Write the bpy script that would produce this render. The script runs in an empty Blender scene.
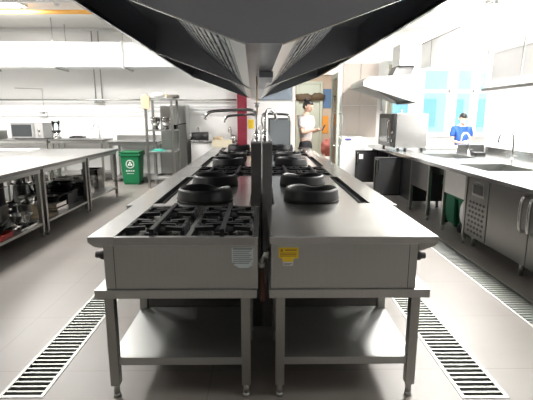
import bpy, bmesh, math, random
from mathutils import Vector, Matrix
random.seed(7)
SC = bpy.context.scene
COL = SC.collection
PI = math.pi

# ------------------------------------------------------------------ materials
def mat(name, col, rough=.5, metal=0., noise=0., scale=(8, 8, 8), rvar=0., spec=.5, coat=0., emis=None, estr=0., trans=0.):
    m = bpy.data.materials.new(name); m.use_nodes = True
    nt = m.node_tree; b = nt.nodes['Principled BSDF']
    b.inputs['Base Color'].default_value = (*col, 1)
    b.inputs['Roughness'].default_value = rough
    b.inputs['Metallic'].default_value = metal
    b.inputs['Specular IOR Level'].default_value = spec
    b.inputs['Coat Weight'].default_value = coat
    b.inputs['Transmission Weight'].default_value = trans
    if emis:
        b.inputs['Emission Color'].default_value = (*emis, 1)
        b.inputs['Emission Strength'].default_value = estr
    tc = nt.nodes.new('ShaderNodeTexCoord'); mp = nt.nodes.new('ShaderNodeMapping')
    mp.inputs['Scale'].default_value = scale
    nz = nt.nodes.new('ShaderNodeTexNoise'); nz.inputs['Detail'].default_value = 4
    nt.links.new(tc.outputs['Object'], mp.inputs['Vector']); nt.links.new(mp.outputs['Vector'], nz.inputs['Vector'])
    if noise:
        mx = nt.nodes.new('ShaderNodeMix'); mx.data_type = 'RGBA'
        mx.inputs[6].default_value = (*[c * (1 - noise) for c in col], 1)
        mx.inputs[7].default_value = (*[min(1, c * (1 + noise)) for c in col], 1)
        nt.links.new(nz.outputs['Fac'], mx.inputs[0]); nt.links.new(mx.outputs[2], b.inputs['Base Color'])
    if rvar:
        mr = nt.nodes.new('ShaderNodeMapRange')
        mr.inputs['To Min'].default_value = max(0.02, rough - rvar); mr.inputs['To Max'].default_value = rough + rvar
        nt.links.new(nz.outputs['Fac'], mr.inputs['Value']); nt.links.new(mr.outputs['Result'], b.inputs['Roughness'])
    return m

STEEL = mat('brushed_steel', (.52, .52, .51), .24, 1, .05, (3, 60, 60), .03)
STEELF = mat('brushed_steel_front', (.52, .525, .51), .3, 1, .08, (40, 2, .6), .03)
TOPST = mat('worktop_steel', (.60, .60, .59), .2, 1, .03, (2, 2, 2), .02)
TABLEST = mat('table_steel', (.30, .30, .295), .34, 1, .03, (2, 2, 2), .03)
SHELFST = mat('shelf_steel', (.46, .47, .46), .36, .9, .03, (1, 1, 1), 0)
DKST = mat('dull_dark_steel', (.13, .13, .13), .38, 1, .15, (5, 5, 5), .08)
HOODST = mat('hood_steel', (.26, .275, .30), .3, 1, .12, (1, 1, 1), .04)
HOODF = mat('hood_front_steel', (.42, .43, .47), .33, 1, .06, (1, 1, 1), .03)
HOODL = mat('hood_light_steel', (.75, .76, .76), .35, 1, .1, (20, 3, 20), .05)  # paler tone paints the reflection on the hood gutter walls
CHROME = mat('chrome', (.75, .75, .74), .12, 1)
FRIDGEST = mat('fridge_steel', (.24, .24, .235), .3, 1, .05, (3, 3, 20), .03)
LEGST = mat('leg_steel', (.42, .42, .40), .33, 1, .05, (9, 9, 3), .03)
DARKDOOR = mat('dark_fridge_steel', (.12, .12, .125), .38, .8, .15, (3, 3, 30), .05)
IRON = mat('cast_iron', (.006, .0065, .008), .45, 0, .2, (20, 20, 20), .04, .3)
BLACK = mat('black_plastic', (.02, .02, .022), .4)
GALV = mat('galvanised_duct', (.74, .76, .77), .55, .15, .08, (2, 2, 9), .05)
WHITE = mat('white_paint', (.86, .86, .85), .6, 0, .02, (2, 2, 2))
WALL = mat('wall_white', (.90, .90, .89), .5, 0, .01, (1.5, 1.5, 1.5))
WALLG = mat('wall_white_tile', (.86, .86, .86), .25, 0, .01, (3, 3, 3))
CEIL = mat('ceiling_white', (.83, .82, .79), .7, 0, .02, (1, 1, 1))
BEIGE = mat('beige_board', (.56, .49, .44), .45, 0, .03, (1, 1, 1))
BEIGEW = mat('beige_corridor', (.58, .49, .40), .6, 0, .05, (1, 1, 1))
TAN = mat('tan_floor', (.36, .25, .17), .4, 0, .1, (4, 4, 4))
PALEGR = mat('pale_green_frame', (.52, .58, .50), .4)
GREEN = mat('green_plastic', (.004, .15, .055), .45, 0, .06, (4, 4, 4))
DGREEN = mat('dark_green_plastic', (.01, .16, .08), .45)
TEAL = mat('teal_plastic', (.10, .55, .45), .5)
RED = mat('red_paint', (.20, .012, .03), .6)
REDT = mat('red_tray', (.5, .04, .03), .4)
YEL = mat('yellow_sticker', (.85, .62, .03), .5)
YELP = mat('yellow_pipe', (.85, .45, .10), .5)
PAPER = mat('label_paper', (.62, .70, .72), .55)
WPAPER = mat('white_paper', (.8, .8, .78), .6)
INK = mat('ink_dark', (.10, .12, .14), .7)
INKR = mat('ink_brown', (.35, .12, .02), .7)
BLUEINK = mat('blue_print', (.05, .05, .35), .5)
BRASS = mat('brass_pipe', (.42, .30, .12), .35, .9)
HOSE = mat('rust_hose', (.16, .06, .03), .6, .2, .3, (30, 30, 30))
SKIN = mat('skin', (.62, .40, .30), .55)
HAIR = mat('black_hair', (.012, .011, .012), .45, 0, .2, (60, 60, 10))
TSHIRT = mat('white_tshirt', (.72, .66, .64), .8, 0, .05, (8, 8, 8))
TROUS = mat('black_trousers', (.014, .014, .018), .8)
BLUESH = mat('blue_shirt', (.02, .085, .36), .75, 0, .08, (8, 8, 8))
MASKW = mat('mask_white', (.8, .82, .84), .7)
CARTON = mat('card_beige', (.70, .55, .36), .7, 0, .08, (6, 6, 6))
CREAM = mat('cream_cloth', (.75, .68, .52), .85, 0, .08, (9, 9, 9))
BAG = mat('white_bag', (.82, .82, .82), .6, 0, .05, (9, 9, 9))
ORANGE = mat('orange_poster', (.85, .36, .05), .6)
NAVY = mat('blue_sign', (.10, .20, .38), .5)
LEAF = mat('dark_leaves', (.10, .07, .04), .7, 0, .5, (30, 30, 30))
GLASSD = mat('dark_oven_glass', (.03, .035, .04), .12, 0, coat=.5)
CYAN = mat('outside_cyan_wall', (.24, .42, .47), .7, 0, .04, (.5, .5, .5))
CYAND = mat('outside_window_glass', (.12, .25, .33), .3)
LAMP = mat('lamp_diffuser', (.9, .9, .88), .5, emis=(1, .97, .92), estr=9)
TROUGH = mat('drain_trough', (.03, .03, .032), .7)
GRATE = mat('grate_steel', (.34, .35, .33), .5, .8, .06, (9, 9, 9))
GASKET = mat('rubber_grey', (.08, .08, .08), .7)

def glass_mat():
    m = bpy.data.materials.new('window_glass'); m.use_nodes = True; nt = m.node_tree; nt.nodes.clear()
    o = nt.nodes.new('ShaderNodeOutputMaterial'); mx = nt.nodes.new('ShaderNodeMixShader')
    t = nt.nodes.new('ShaderNodeBsdfTransparent'); g = nt.nodes.new('ShaderNodeBsdfGlossy'); g.inputs['Roughness'].default_value = .02
    t.inputs['Color'].default_value = (.93, .98, .98, 1)
    f = nt.nodes.new('ShaderNodeFresnel'); f.inputs['IOR'].default_value = 1.35
    nt.links.new(f.outputs[0], mx.inputs[0]); nt.links.new(t.outputs[0], mx.inputs[1]); nt.links.new(g.outputs[0], mx.inputs[2])
    nt.links.new(mx.outputs[0], o.inputs[0]); return m
GLASS = glass_mat()

def floor_mat():
    m = mat('floor_grey', (.30, .28, .26), .30, 0, .0, (1, 1, 1))
    nt = m.node_tree; b = nt.nodes['Principled BSDF']
    tc = nt.nodes.new('ShaderNodeTexCoord'); n = nt.nodes.new('ShaderNodeTexNoise'); n.inputs['Scale'].default_value = 1.3; n.inputs['Detail'].default_value = 6
    n2 = nt.nodes.new('ShaderNodeTexNoise'); n2.inputs['Scale'].default_value = 60
    br = nt.nodes.new('ShaderNodeTexBrick'); br.offset = 0; br.inputs['Scale'].default_value = 1
    br.inputs['Brick Width'].default_value = 1.4; br.inputs['Row Height'].default_value = .7
    br.inputs['Mortar Size'].default_value = .0025; br.inputs['Mortar Smooth'].default_value = .3
    br.inputs['Color1'].default_value = (1, 1, 1, 1); br.inputs['Color2'].default_value = (.97, .97, .97, 1); br.inputs['Mortar'].default_value = (.66, .64, .62, 1)
    mp = nt.nodes.new('ShaderNodeMapping'); mp.inputs['Location'].default_value = (0.3, .45, 0)
    cr = nt.nodes.new('ShaderNodeValToRGB')
    cr.color_ramp.elements[0].position = .3; cr.color_ramp.elements[0].color = (.20, .184, .170, 1)
    cr.color_ramp.elements[1].position = .7; cr.color_ramp.elements[1].color = (.245, .226, .209, 1)
    mx = nt.nodes.new('ShaderNodeMix'); mx.data_type = 'RGBA'; mx.blend_type = 'MULTIPLY'; mx.inputs[0].default_value = 1
    L = nt.links
    L.new(tc.outputs['Object'], n.inputs['Vector']); L.new(tc.outputs['Object'], n2.inputs['Vector'])
    L.new(tc.outputs['Object'], mp.inputs[0]); L.new(mp.outputs[0], br.inputs['Vector'])
    L.new(n.outputs['Fac'], cr.inputs[0]); L.new(cr.outputs[0], mx.inputs[6]); L.new(br.outputs['Color'], mx.inputs[7])
    L.new(mx.outputs[2], b.inputs['Base Color'])
    mr = nt.nodes.new('ShaderNodeMapRange'); mr.inputs['To Min'].default_value = .34; mr.inputs['To Max'].default_value = .5
    L.new(n.outputs['Fac'], mr.inputs['Value']); L.new(mr.outputs[0], b.inputs['Roughness'])
    bp = nt.nodes.new('ShaderNodeBump'); bp.inputs['Strength'].default_value = .08; bp.inputs['Distance'].default_value = .002
    L.new(n2.outputs['Fac'], bp.inputs['Height']); L.new(bp.outputs[0], b.inputs['Normal'])
    return m
FLOOR = floor_mat()

# ------------------------------------------------------------------ mesh builder
class MB:
    def __init__(s): s.bm = bmesh.new()
    def box(s, x0, x1, y0, y1, z0, z1, bev=0., rot=None, piv=None):
        t = bmesh.new()
        bmesh.ops.create_cube(t, size=1)
        for v in t.verts:
            v.co = Vector(((x0 + x1) / 2 + v.co.x * (x1 - x0), (y0 + y1) / 2 + v.co.y * (y1 - y0), (z0 + z1) / 2 + v.co.z * (z1 - z0)))
        if bev:
            bmesh.ops.bevel(t, geom=list(t.edges), offset=bev, segments=2, profile=.7, affect='EDGES', clamp_overlap=True)
        if rot:
            p = Vector(piv) if piv else Vector(((x0 + x1) / 2, (y0 + y1) / 2, (z0 + z1) / 2))
            M = Matrix.Rotation(rot[1], 3, rot[0])
            for v in t.verts: v.co = M @ (v.co - p) + p
        s._join(t); return s
    def _join(s, t):
        me = bpy.data.meshes.new('t'); t.to_mesh(me); t.free(); s.bm.from_mesh(me); bpy.data.meshes.remove(me)
    def lathe(s, prof, c=(0, 0, 0), n=28, axis='Z', sx=1, sy=1):
        """prof: (r,z) points, revolved; closed when first == last"""
        t = bmesh.new(); rings = []
        for r, z in prof:
            if r < 1e-6: rings.append([t.verts.new((0, 0, z))])
            else: rings.append([t.verts.new((r * math.cos(2 * PI * k / n) * sx, r * math.sin(2 * PI * k / n) * sy, z)) for k in range(n)])
        for a, b in zip(rings, rings[1:]):
            for k in range(n):
                k2 = (k + 1) % n
                if len(a) == 1 and len(b) == 1: continue
                if len(a) == 1: t.faces.new((a[0], b[k], b[k2]))
                elif len(b) == 1: t.faces.new((a[k], b[0], a[k2]))
                else: t.faces.new((a[k], b[k], b[k2], a[k2]))
        bmesh.ops.remove_doubles(t, verts=t.verts, dist=1e-6)
        bmesh.ops.recalc_face_normals(t, faces=t.faces)
        R = Matrix.Identity(3)
        if axis == 'X': R = Matrix.Rotation(PI / 2, 3, 'Y')
        if axis == 'Y': R = Matrix.Rotation(-PI / 2, 3, 'X')
        if isinstance(axis, (tuple, list)): R = Vector((0, 0, 1)).rotation_difference(Vector(axis)).to_matrix()
        for v in t.verts: v.co = R @ v.co + Vector(c)
        for f in t.faces: f.smooth = True
        s._join(t); return s
    def cyl(s, p0, p1, r, r2=None, n=16):
        p0, p1 = Vector(p0), Vector(p1); d = p1 - p0; L = d.length; r2 = r if r2 is None else r2
        return s.lathe([(0, 0), (r, 0), (r2, L), (0, L)], p0, n, tuple(d.normalized()))
    def tube(s, pts, r, n=10, res=6, closed=False):
        P = [Vector(p) for p in pts]
        if res > 1 and len(P) > 2:
            Q = []
            for i in range(len(P) - 1):
                a = P[max(i - 1, 0)]; b = P[i]; c = P[i + 1]; d = P[min(i + 2, len(P) - 1)]
                for k in range(res):
                    u = k / res
                    Q.append(.5 * ((2 * b) + (-a + c) * u + (2 * a - 5 * b + 4 * c - d) * u * u + (-a + 3 * b - 3 * c + d) * u ** 3))
            Q.append(P[-1]); P = Q
        t = bmesh.new(); prev = None; rings = []
        for i, p in enumerate(P):
            d = (P[min(i + 1, len(P) - 1)] - P[max(i - 1, 0)]).normalized()
            if prev is None: u = d.orthogonal().normalized()
            else: u = (prev - d * prev.dot(d)).normalized()
            prev = u; w = d.cross(u)
            rings.append([t.verts.new(p + (u * math.cos(2 * PI * k / n) + w * math.sin(2 * PI * k / n)) * r) for k in range(n)])
        for a, b in zip(rings, rings[1:]):
            for k in range(n): t.faces.new((a[k], a[(k + 1) % n], b[(k + 1) % n], b[k]))
        t.faces.new(rings[0][::-1]); t.faces.new(rings[-1])
        for f in t.faces: f.smooth = len(f.verts) == 4
        s._join(t); return s
    def prism(s, poly, a0, a1, axis='Y'):
        """poly in the plane across axis: Y -> (x,z), X -> (y,z), Z -> (x,y)"""
        t = bmesh.new()
        def P(u, v, a):
            return (u, a, v) if axis == 'Y' else ((a, u, v) if axis == 'X' else (u, v, a))
        A = [t.verts.new(P(u, v, a0)) for u, v in poly]; B = [t.verts.new(P(u, v, a1)) for u, v in poly]
        t.faces.new(A); t.faces.new(B[::-1])
        for k in range(len(poly)): t.faces.new((A[k], B[k], B[(k + 1) % len(poly)], A[(k + 1) % len(poly)]))
        bmesh.ops.recalc_face_normals(t, faces=t.faces)
        s._join(t); return s
    def sphere(s, c, r, sx=1, sy=1, sz=1, n=16, lump=0):
        t = bmesh.new(); bmesh.ops.create_uvsphere(t, u_segments=n, v_segments=max(8, n * 2 // 3), radius=r)
        for v in t.verts:
            k = 1 + (random.uniform(-lump, lump) if lump else 0)
            v.co = Vector((v.co.x * sx * k, v.co.y * sy * k, v.co.z * sz * k)) + Vector(c)
        for f in t.faces: f.smooth = True
        s._join(t); return s

def rootloc(o):
    while o.parent: o = o.parent
    return o.location.copy()
def obj(name, mb, m, parent=None, loc=None, label=None):
    me = bpy.data.meshes.new(name)
    off = rootloc(parent) if parent else Vector(loc if loc else (0, 0, 0))
    for v in mb.bm.verts: v.co -= off
    mb.bm.to_mesh(me); mb.bm.free(); me.materials.append(m)
    o = bpy.data.objects.new(name, me); COL.objects.link(o)
    if parent: o.parent = parent
    else: o.location = off
    if label: o['label'] = label
    return o
def thing(name, label, cat, loc=(0, 0, 0), group=None):
    o = bpy.data.objects.new(name, None); COL.objects.link(o); o.location = loc; o.empty_display_size = .1
    o['label'] = label; o['category'] = cat
    if group: o['group'] = group
    return o
def tag(o, label, cat, group=None):
    o['label'] = label; o['category'] = cat
    if group: o['group'] = group
    return o
def struct(name, mb, m, parent=None):
    o = obj(name, mb, m, parent)
    if not parent: o['kind'] = 'structure'
    return o
def dup(root, loc, label=None, rotz=None, scale=None):
    r = root.copy(); COL.objects.link(r); r.location = loc
    if label: r['label'] = label
    if rotz is not None: r.rotation_euler = (0, 0, rotz)
    if scale: r.scale = scale
    def kids(a, b):
        for ch in list(a.children):
            c = ch.copy(); COL.objects.link(c); c.parent = b; kids(ch, c)
    kids(root, r); return r

# ------------------------------------------------------------------ room
CZ = 3.5; YB = 10.6; YF = -3.0; XL = -7.2; XR = 4.0
DR = [(-1.44, -1.19, 2.1, 9.0), (1.08, 1.34, 2.07, 9.0), (1.95, 2.22, .8, 8.6)]
f = MB()
xs = [XL - .2, -1.44, -1.19, 1.08, 1.34, 1.95, 2.22, 6.2]
for a, b in zip(xs, xs[1:]):
    d = [q for q in DR if abs(q[0] - a) < 1e-6]
    if d:
        f.box(a, b, YF - .2, d[0][2], -.12, 0); f.box(a, b, d[0][3], YB + .02, -.12, 0); f.box(a, b, d[0][2], d[0][3], -.14, -.11)
    else: f.box(a, b, YF - .2, YB + .02, -.12, 0)
struct('floor', f, FLOOR)
struct('ceiling', MB().box(XL - .2, 6.2, YF - .2, YB + .2, CZ, CZ + .12), CEIL)
struct('wall_left', MB().box(XL - .15, XL, YF, YB, 0, CZ), WALL)
struct('wall_front', MB().box(XL, 6, YF - .15, YF, 0, CZ), mat('wall_front_grey', (.30, .30, .30), .6))
struct('wall_right', MB().box(XR, XR + .18, YF, 7.75, 0, CZ), WALLG)
struct('wall_recess', MB().box(6.0, 6.15, YF, YB, 0, CZ), WALL)
# back wall with doorway x .79..1.74, window openings on the right
DX0, DX1, DZ = .80, 1.74, 2.46
wins = [(2.98, 3.60), (3.86, 4.52), (4.66, 5.10), (5.18, 5.50)]
WZ0, WZ1 = 1.06, 2.75
b = MB().box(XL, DX0, YB, YB + .15, 0, CZ).box(DX0, DX1, YB, YB + .15, DZ, CZ).box(DX1, wins[0][0], YB, YB + .15, 0, CZ)
prev = None
for i, (a, c) in enumerate(wins):
    b.box(a, c, YB, YB + .15, 0, WZ0).box(a, c, YB, YB + .15, WZ1, CZ)
    nx = wins[i + 1][0] if i + 1 < len(wins) else 6.15
    b.box(c, nx, YB, YB + .15, 0, CZ)
struct('wall_back', b, WALL)
for i, (a, c) in enumerate(wins):
    fr = MB(); t = .04
    for q in ((a, a + t, WZ0, WZ1), (c - t, c, WZ0, WZ1), (a, c, WZ0, WZ0 + t), (a, c, WZ1 - t, WZ1), (a, c, 2.05, 2.12)):
        fr.box(q[0], q[1], YB + .03, YB + .11, q[2], q[3])
    w = struct('window_%d' % (i + 1), fr, WHITE)
    obj('pane', MB().box(a + .01, c - .01, YB + .066, YB + .072, WZ0 + .01, WZ1 - .01), GLASS, w)
struct('trim_1', MB().box(2.9, 5.99, YB - .1, YB, WZ0 - .04, WZ0), WHITE)
# doorway frame and open leaf
struct('trim_2', MB().box(DX0 - .07, DX0, YB - .03, YB + .17, 0, DZ + .07).box(DX1, DX1 + .07, YB - .03, YB + .17, 0, DZ + .07).box(DX0, DX1, YB - .03, YB + .17, DZ, DZ + .07), WHITE)
dl = MB(); lx0, lx1, ly0, ly1 = 1.655, 1.70, 9.66, 10.55
dl.box(lx0, lx1, ly0, ly0 + .10, .02, 2.44, .004).box(lx0, lx1, ly1 - .10, ly1, .02, 2.44, .004).box(lx0, lx1, ly0 + .1, ly1 - .1, .02, .2).box(lx0, lx1, ly0 + .1, ly1 - .1, 2.34, 2.44)
dr = struct('door_1', dl, PALEGR)
obj('pane', MB().box(1.672, 1.682, ly0 + .09, ly1 - .09, .19, 2.35), GLASS, dr)
for sx in (-1, 1):
    x = lx0 if sx < 0 else lx1
    obj('door_handle', MB().tube([(x, ly0 + .05, .88), (x + sx * .07, ly0 + .05, .90), (x + sx * .07, ly0 + .05, 1.52), (x, ly0 + .05, 1.54)], .013, res=3), CHROME, dr)
# corridor beyond the doorway
struct('floor_corridor', MB().box(-.6, 3.2, YB + .02, 14.2, -.12, 0), TAN)
struct('wall_corridor', MB().box(-.6, 3.2, 14.2, 14.3, 0, 3.1).box(-.6, -.5, YB + .15, 14.2, 0, 3.1).box(3.1, 3.2, YB + .15, 14.2, 0, 3.1), BEIGEW)
struct('ceiling_corridor', MB().box(-.6, 3.2, YB + .15, 14.3, 3.1, 3.2), CEIL)
struct('trim_3', MB().box(1.1, 1.18, 14.1, 14.2, 0, 2.5).box(1.86, 1.94, 14.1, 14.2, 0, 2.5).box(1.1, 1.94, 14.1, 14.2, 2.5, 2.58), PALEGR)
struct('door_2', MB().box(1.19, 1.85, 14.13, 14.19, .01, 2.49), PALEGR)
# beige boarding on back wall right of the doorway
bb = MB()
for k in range(2):
    bb.box(1.93 + k * .42, 2.34 + k * .42, YB - .03, YB - .001, 1.0, 1.745).box(1.93 + k * .42, 2.34 + k * .42, YB - .03, YB - .001, 1.755, 2.72)
struct('trim_4', bb, BEIGE)
struct('trim_5', MB().box(-.12, .72, YB - .05, YB - .001, 1.88, 2.3), mat('grey_blue_board', (.25, .30, .36), .5))
# ceiling rails and panel joints
struct('trim_6', MB().box(XL, 0, 8.15, 8.19, CZ - .04, CZ - .001).box(XL, 0, YB - .05, YB - .001, CZ - .09, CZ - .06), WHITE)

# ------------------------------------------------------------------ floor drains
for i, (x0, x1, y0, y1) in enumerate(DR):
    lab = ['steel floor drain grating along the left side of the cooking island',
           'steel floor drain grating along the right side of the cooking island, beside the flat-top unit',
           'steel floor drain grating running in front of the fridge counter on the right'][i]
    t = thing('floor_drain', lab, 'drain', ((x0 + x1) / 2, y0, -.1), 'slotted floor drains')
    obj('trough', MB().box(x0 + .001, x1 - .001, y0 + .001, y1 - .001, -.11, -.10).box(x0 + .001, x0 + .008, y0 + .001, y1 - .001, -.1, -.012).box(x1 - .008, x1 - .001, y0 + .001, y1 - .001, -.1, -.012), TROUGH, t)
    w = .022
    obj('frame', MB().box(x0, x0 + w, y0, y1, -.012, .004, .002).box(x1 - w, x1, y0, y1, -.012, .004, .002).box(x0 + w, x1 - w, y0, y0 + w, -.012, .004, .002).box(x0 + w, x1 - w, y1 - w, y1, -.012, .004, .002), GRATE, t)
    g = MB(); y = y0 + .05
    while y < y1 - .04:
        g.box(x0 + w, x1 - w, y, y + .014, -.02, .002); y += .0445
    obj('grating', g, GRATE, t)

# ------------------------------------------------------------------ front stands
def stand(x0, x1, y0, y1, lab):
    t = thing('equipment_stand', lab, 'stand', ((x0 + x1) / 2, (y0 + y1) / 2, 0), 'steel stands under the front cooking units')
    obj('top_frame', MB().box(x0, x1, y0, y1, .588, .633, .003), STEELF, t)
    for sx in (0, 1):
        for sy in (0, 1):
            a = x0 + .035 if sx == 0 else x1 - .035 - .048; c = y0 + .03 if sy == 0 else y1 - .03 - .048
            l = obj('leg', MB().box(a, a + .048, c, c + .048, .075, .588, .003), LEGST, t)
            obj('foot', MB().cyl((a + .024, c + .024, .015), (a + .024, c + .024, .08), .016).cyl((a + .024, c + .024, 0), (a + .024, c + .024, .02), .021, .018), LEGST, l)
    obj('lower_shelf', MB().box(x0 + .04, x1 - .04, y0 + .045, y1 - .04, .225, .235).box(x0 + .083, x1 - .083, y0 + .04, y0 + .052, .192, .235, .002).box(x0 + .083, x1 - .083, y1 - .05, y1 - .04, .192, .235), SHELFST, t)
    return t
stand(-.85, -.028, 2.06, 2.77, 'open steel stand carrying the four-burner unit, with bare lower shelf')
stand(.035, .857, 2.06, 2.77, 'open steel stand carrying the flat-top unit with yellow sticker')

# ------------------------------------------------------------------ burner tops
def grate_part(cx, cy, z, w, d, parent):
    """cast iron double pan support: frame, centre bar, fingers for two burners"""
    g = MB(); t = .009; h = .022
    def bar(x0, y0, x1, y1, zz=0, th=t):
        L = math.hypot(x1 - x0, y1 - y0); a = math.atan2(y1 - y0, x1 - x0)
        mx, my = (x0 + x1) / 2, (y0 + y1) / 2
        g.box(cx + mx - L / 2, cx + mx + L / 2, cy + my - th, cy + my + th, z + zz, z + h + zz, .003, ('Z', a))
    hw, hd = w / 2, d / 2
    bar(0, -hd, 0, hd, .010, .012)
    for s in (-1, 1):
        c = s * hd / 2
        for q in (-1, 1):
            for sd in (-1, 1):
                bar(sd * hw, c + q * hd * .27, sd * .055, c + q * hd * .20, .002, .015)
                bar(sd * hw * .96, c + q * hd * .27, sd * hw * .96, c + q * hd * .02, 0, .009)
                bar(sd * .10, c + q * .03, sd * .012, c + q * .012, .004, .010)
    for sy in (-.97, 0, .97): g.box(cx - .03, cx + .03, cy + sy * hd - .012, cy + sy * hd + .012, z - .024, z + .012)
    for s in (-1, 1):
        for sd in (-1, 1): g.box(cx + sd * hw * .96 - .01, cx + sd * hw * .96 + .01, cy + s * hd / 2 - hd * .27, cy + s * hd / 2 + hd * .27, z - .024, z + .006)
    obj('pan_support', g, IRON, parent)
def burner_part(cx, cy, z, r, parent):
    obj('burner', MB().lathe([(0, 0), (r, 0), (r, .018), (r * .8, .026), (r * .8, .034), (r * .55, .04), (0, .04)], (cx, cy, z), 20), IRON, parent)
def knob(parent, x, y, z, sx):
    k = obj('knob', MB().lathe([(0, -.02), (.026, -.02), (.026, .012), (.019, .018), (.017, .04), (0, .042)], (x, y, z), 16, (sx, 0, 0)), BLACK, parent)

def four_burner(sx, y0, y1, lab, name='burner_range', legs=False, zt=.905, body0=.10, xo=.92):
    """sx: side of island; xi near splash, xo outer"""
    xi = .085
    X = lambda a, b: (min(sx * a, sx * b), max(sx * a, sx * b))
    t = thing(name, lab, 'stove', (sx * .47, (y0 + y1) / 2, 0), 'four-burner units on the island')
    a, b = X(xi, xo - .06); obj('body', MB().box(a, b, y0 + .005, y1 - .005, body0, zt - .04), DKST, t)
    a, b = X(xo - .20, xo); obj('side_rail', MB().box(a, b, y0 + .002, y1 - .002, zt - .06, zt, .008), STEEL, t)
    tp = MB(); a, b = X(xi, xo - .20)
    tp.box(a, b, y0 + .002, y1 - .002, zt - .045, zt - .025).box(a, b, y0 + .002, y0 + .03, zt - .025, zt).box(a, b, y1 - .03, y1 - .002, zt - .025, zt)
    obj('burner_tray', tp, DKST, t)
    w = (xo - .20 - xi - .03) / 2
    for k in range(2):
        cx = sx * (xi + .015 + w / 2 + k * w)
        cy = (y0 + y1) / 2; d = y1 - y0 - .08
        for s in (-1, 1): burner_part(cx, cy + s * d / 4, zt - .025, .055, t)
        grate_part(cx, cy, zt - .005, w - .015, d, t)
    for k in range(4): knob(t, sx * (xo - .06), y0 + .12 + k * (y1 - y0 - .24) / 3, zt - .14, sx)
    return t

# front left unit (on stand)
t = thing('gas_range', 'front-left stainless four-burner gas unit on a stand, with pale paper label', 'stove', (-.44, 2.46, .633))
x0, x1, y0, y1 = -.795, -.022, 2.075, 2.855
obj('body', MB().box(x0, x1, y0, y1, .634, .868, .003), STEELF, t)
obj('side_rail', MB().prism([(-.865, .912), (-.735, .912), (-.735, .868), (-.79, .868), (-.79, .855), (-.835, .862), (-.865, .885)], y0 - .012, y1 + .005), TOPST, t)
tp = MB().box(-.735, x1, y0 - .012, y0 + .02, .868, .910, .003).box(-.735, x1, y1 - .03, y1, .868, .908, .002).box(-.735, x1, y0 + .02, y1 - .03, .868, .879).box(x1 - .018, x1, y0 + .02, y1 - .03, .879, .905).box(-.395, -.365, y0 + .02, y1 - .03, .879, .897, .003)
obj('burner_tray', tp, STEEL, t)
obj('corner_seam', MB().box(x0 + .05, x0 + .0525, y0 - .0015, y0 + .001, .636, .866), BLACK, t)
for cx in (-.565, -.205):
    for s in (-1, 1): burner_part(cx, 2.465 + s * .17, .879, .07, t)
    grate_part(cx, 2.465, .903, .30, .68, t)
for k in range(4): knob(t, x0 - .02, 2.135 + k * .19, .80, -1)
lb = obj('label_plate', MB().box(-.153, -.045, y0 - .002, y0 - .0002, .775, .853).box(-.140, -.052, y0 - .002, y0 - .0002, .757, .775).box(-.125, -.065, y0 - .002, y0 - .0002, .747, .757), PAPER, t, label='pale printed paper label')
ln = MB()
for k in range(8): ln.box(-.147, -.05 - (k * 37 % 5) * .004, y0 - .003, y0 - .002, .844 - k * .0105, .847 - k * .0105 + (.002 if k == 0 else 0))
obj('print_lines', ln, INK, lb)

# front right unit: flat top
t = thing('flat_top_unit', 'front-right flat stainless worktop unit on a stand, with yellow warning sticker', 'worktop', (.45, 2.46, .633))
x0, x1 = .045, .785
obj('body', MB().box(x0, x1, y0, y1, .634, .872, .003), STEELF, t)
obj('top_plate', MB().box(.037, .878, y0 - .017, y1 + .005, .874, .912, .005), TOPST, t)
obj('side_rail', MB().prism([(.785, .874), (.875, .874), (.87, .862), (.80, .835), (.785, .835)], y0 - .005, y1), STEEL, t)
obj('corner_seam', MB().box(x1 - .043, x1 - .0405, y0 - .0015, y0 + .001, .636, .866), BLACK, t)
for k in range(4): knob(t, x1 + .02, 2.135 + k * .19, .79, 1)
s_ = obj('warning_sticker', MB().box(.083, .183, y0 - .002, y0 - .0002, .796, .853).box(.102, .158, y0 - .002, y0 - .0002, .776, .796), YEL, t, label='yellow warning sticker')
ln = MB().box(.115, .172, y0 - .003, y0 - .002, .837, .842)
for k in range(3): ln.box(.09, .172, y0 - .003, y0 - .002, .823 - k * .008, .826 - k * .008)
ln.prism([(.09, .833), (.106, .833), (.098, .847)], y0 - .003, y0 - .002)
obj('print_lines', ln, INKR, s_)
s2 = obj('white_sticker', MB().box(.104, .156, y0 - .0025, y0 - .0002, .757, .778), WPAPER, t, label='small white sticker')
obj('print_lines', MB().box(.108, .150, y0 - .0035, y0 - .0025, .769, .771).box(.108, .140, y0 - .0035, y0 - .0025, .763, .765), INK, s2)

# gas connection between the two units
t = thing('gas_pipe', 'grey elbow pipe with rusty hose in the gap between the front units', 'pipe', (.01, 2.11, .45))
obj('elbow', MB().tube([(-.005, 2.16, .70), (-.005, 2.125, .74), (.002, 2.11, .785), (.02, 2.11, .80)], .011, res=4).cyl((.008, 2.11, .798), (.032, 2.11, .80), .017).cyl((-.003, 2.12, .73), (-.003, 2.118, .755), .017), LEGST, t)
obj('hose', MB().tube([(-.005, 2.16, .71), (-.001, 2.15, .66), (.004, 2.14, .6), (0, 2.16, .54), (.004, 2.3, .5), (0, 2.8, .5)], .011, res=5), HOSE, t)

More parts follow.
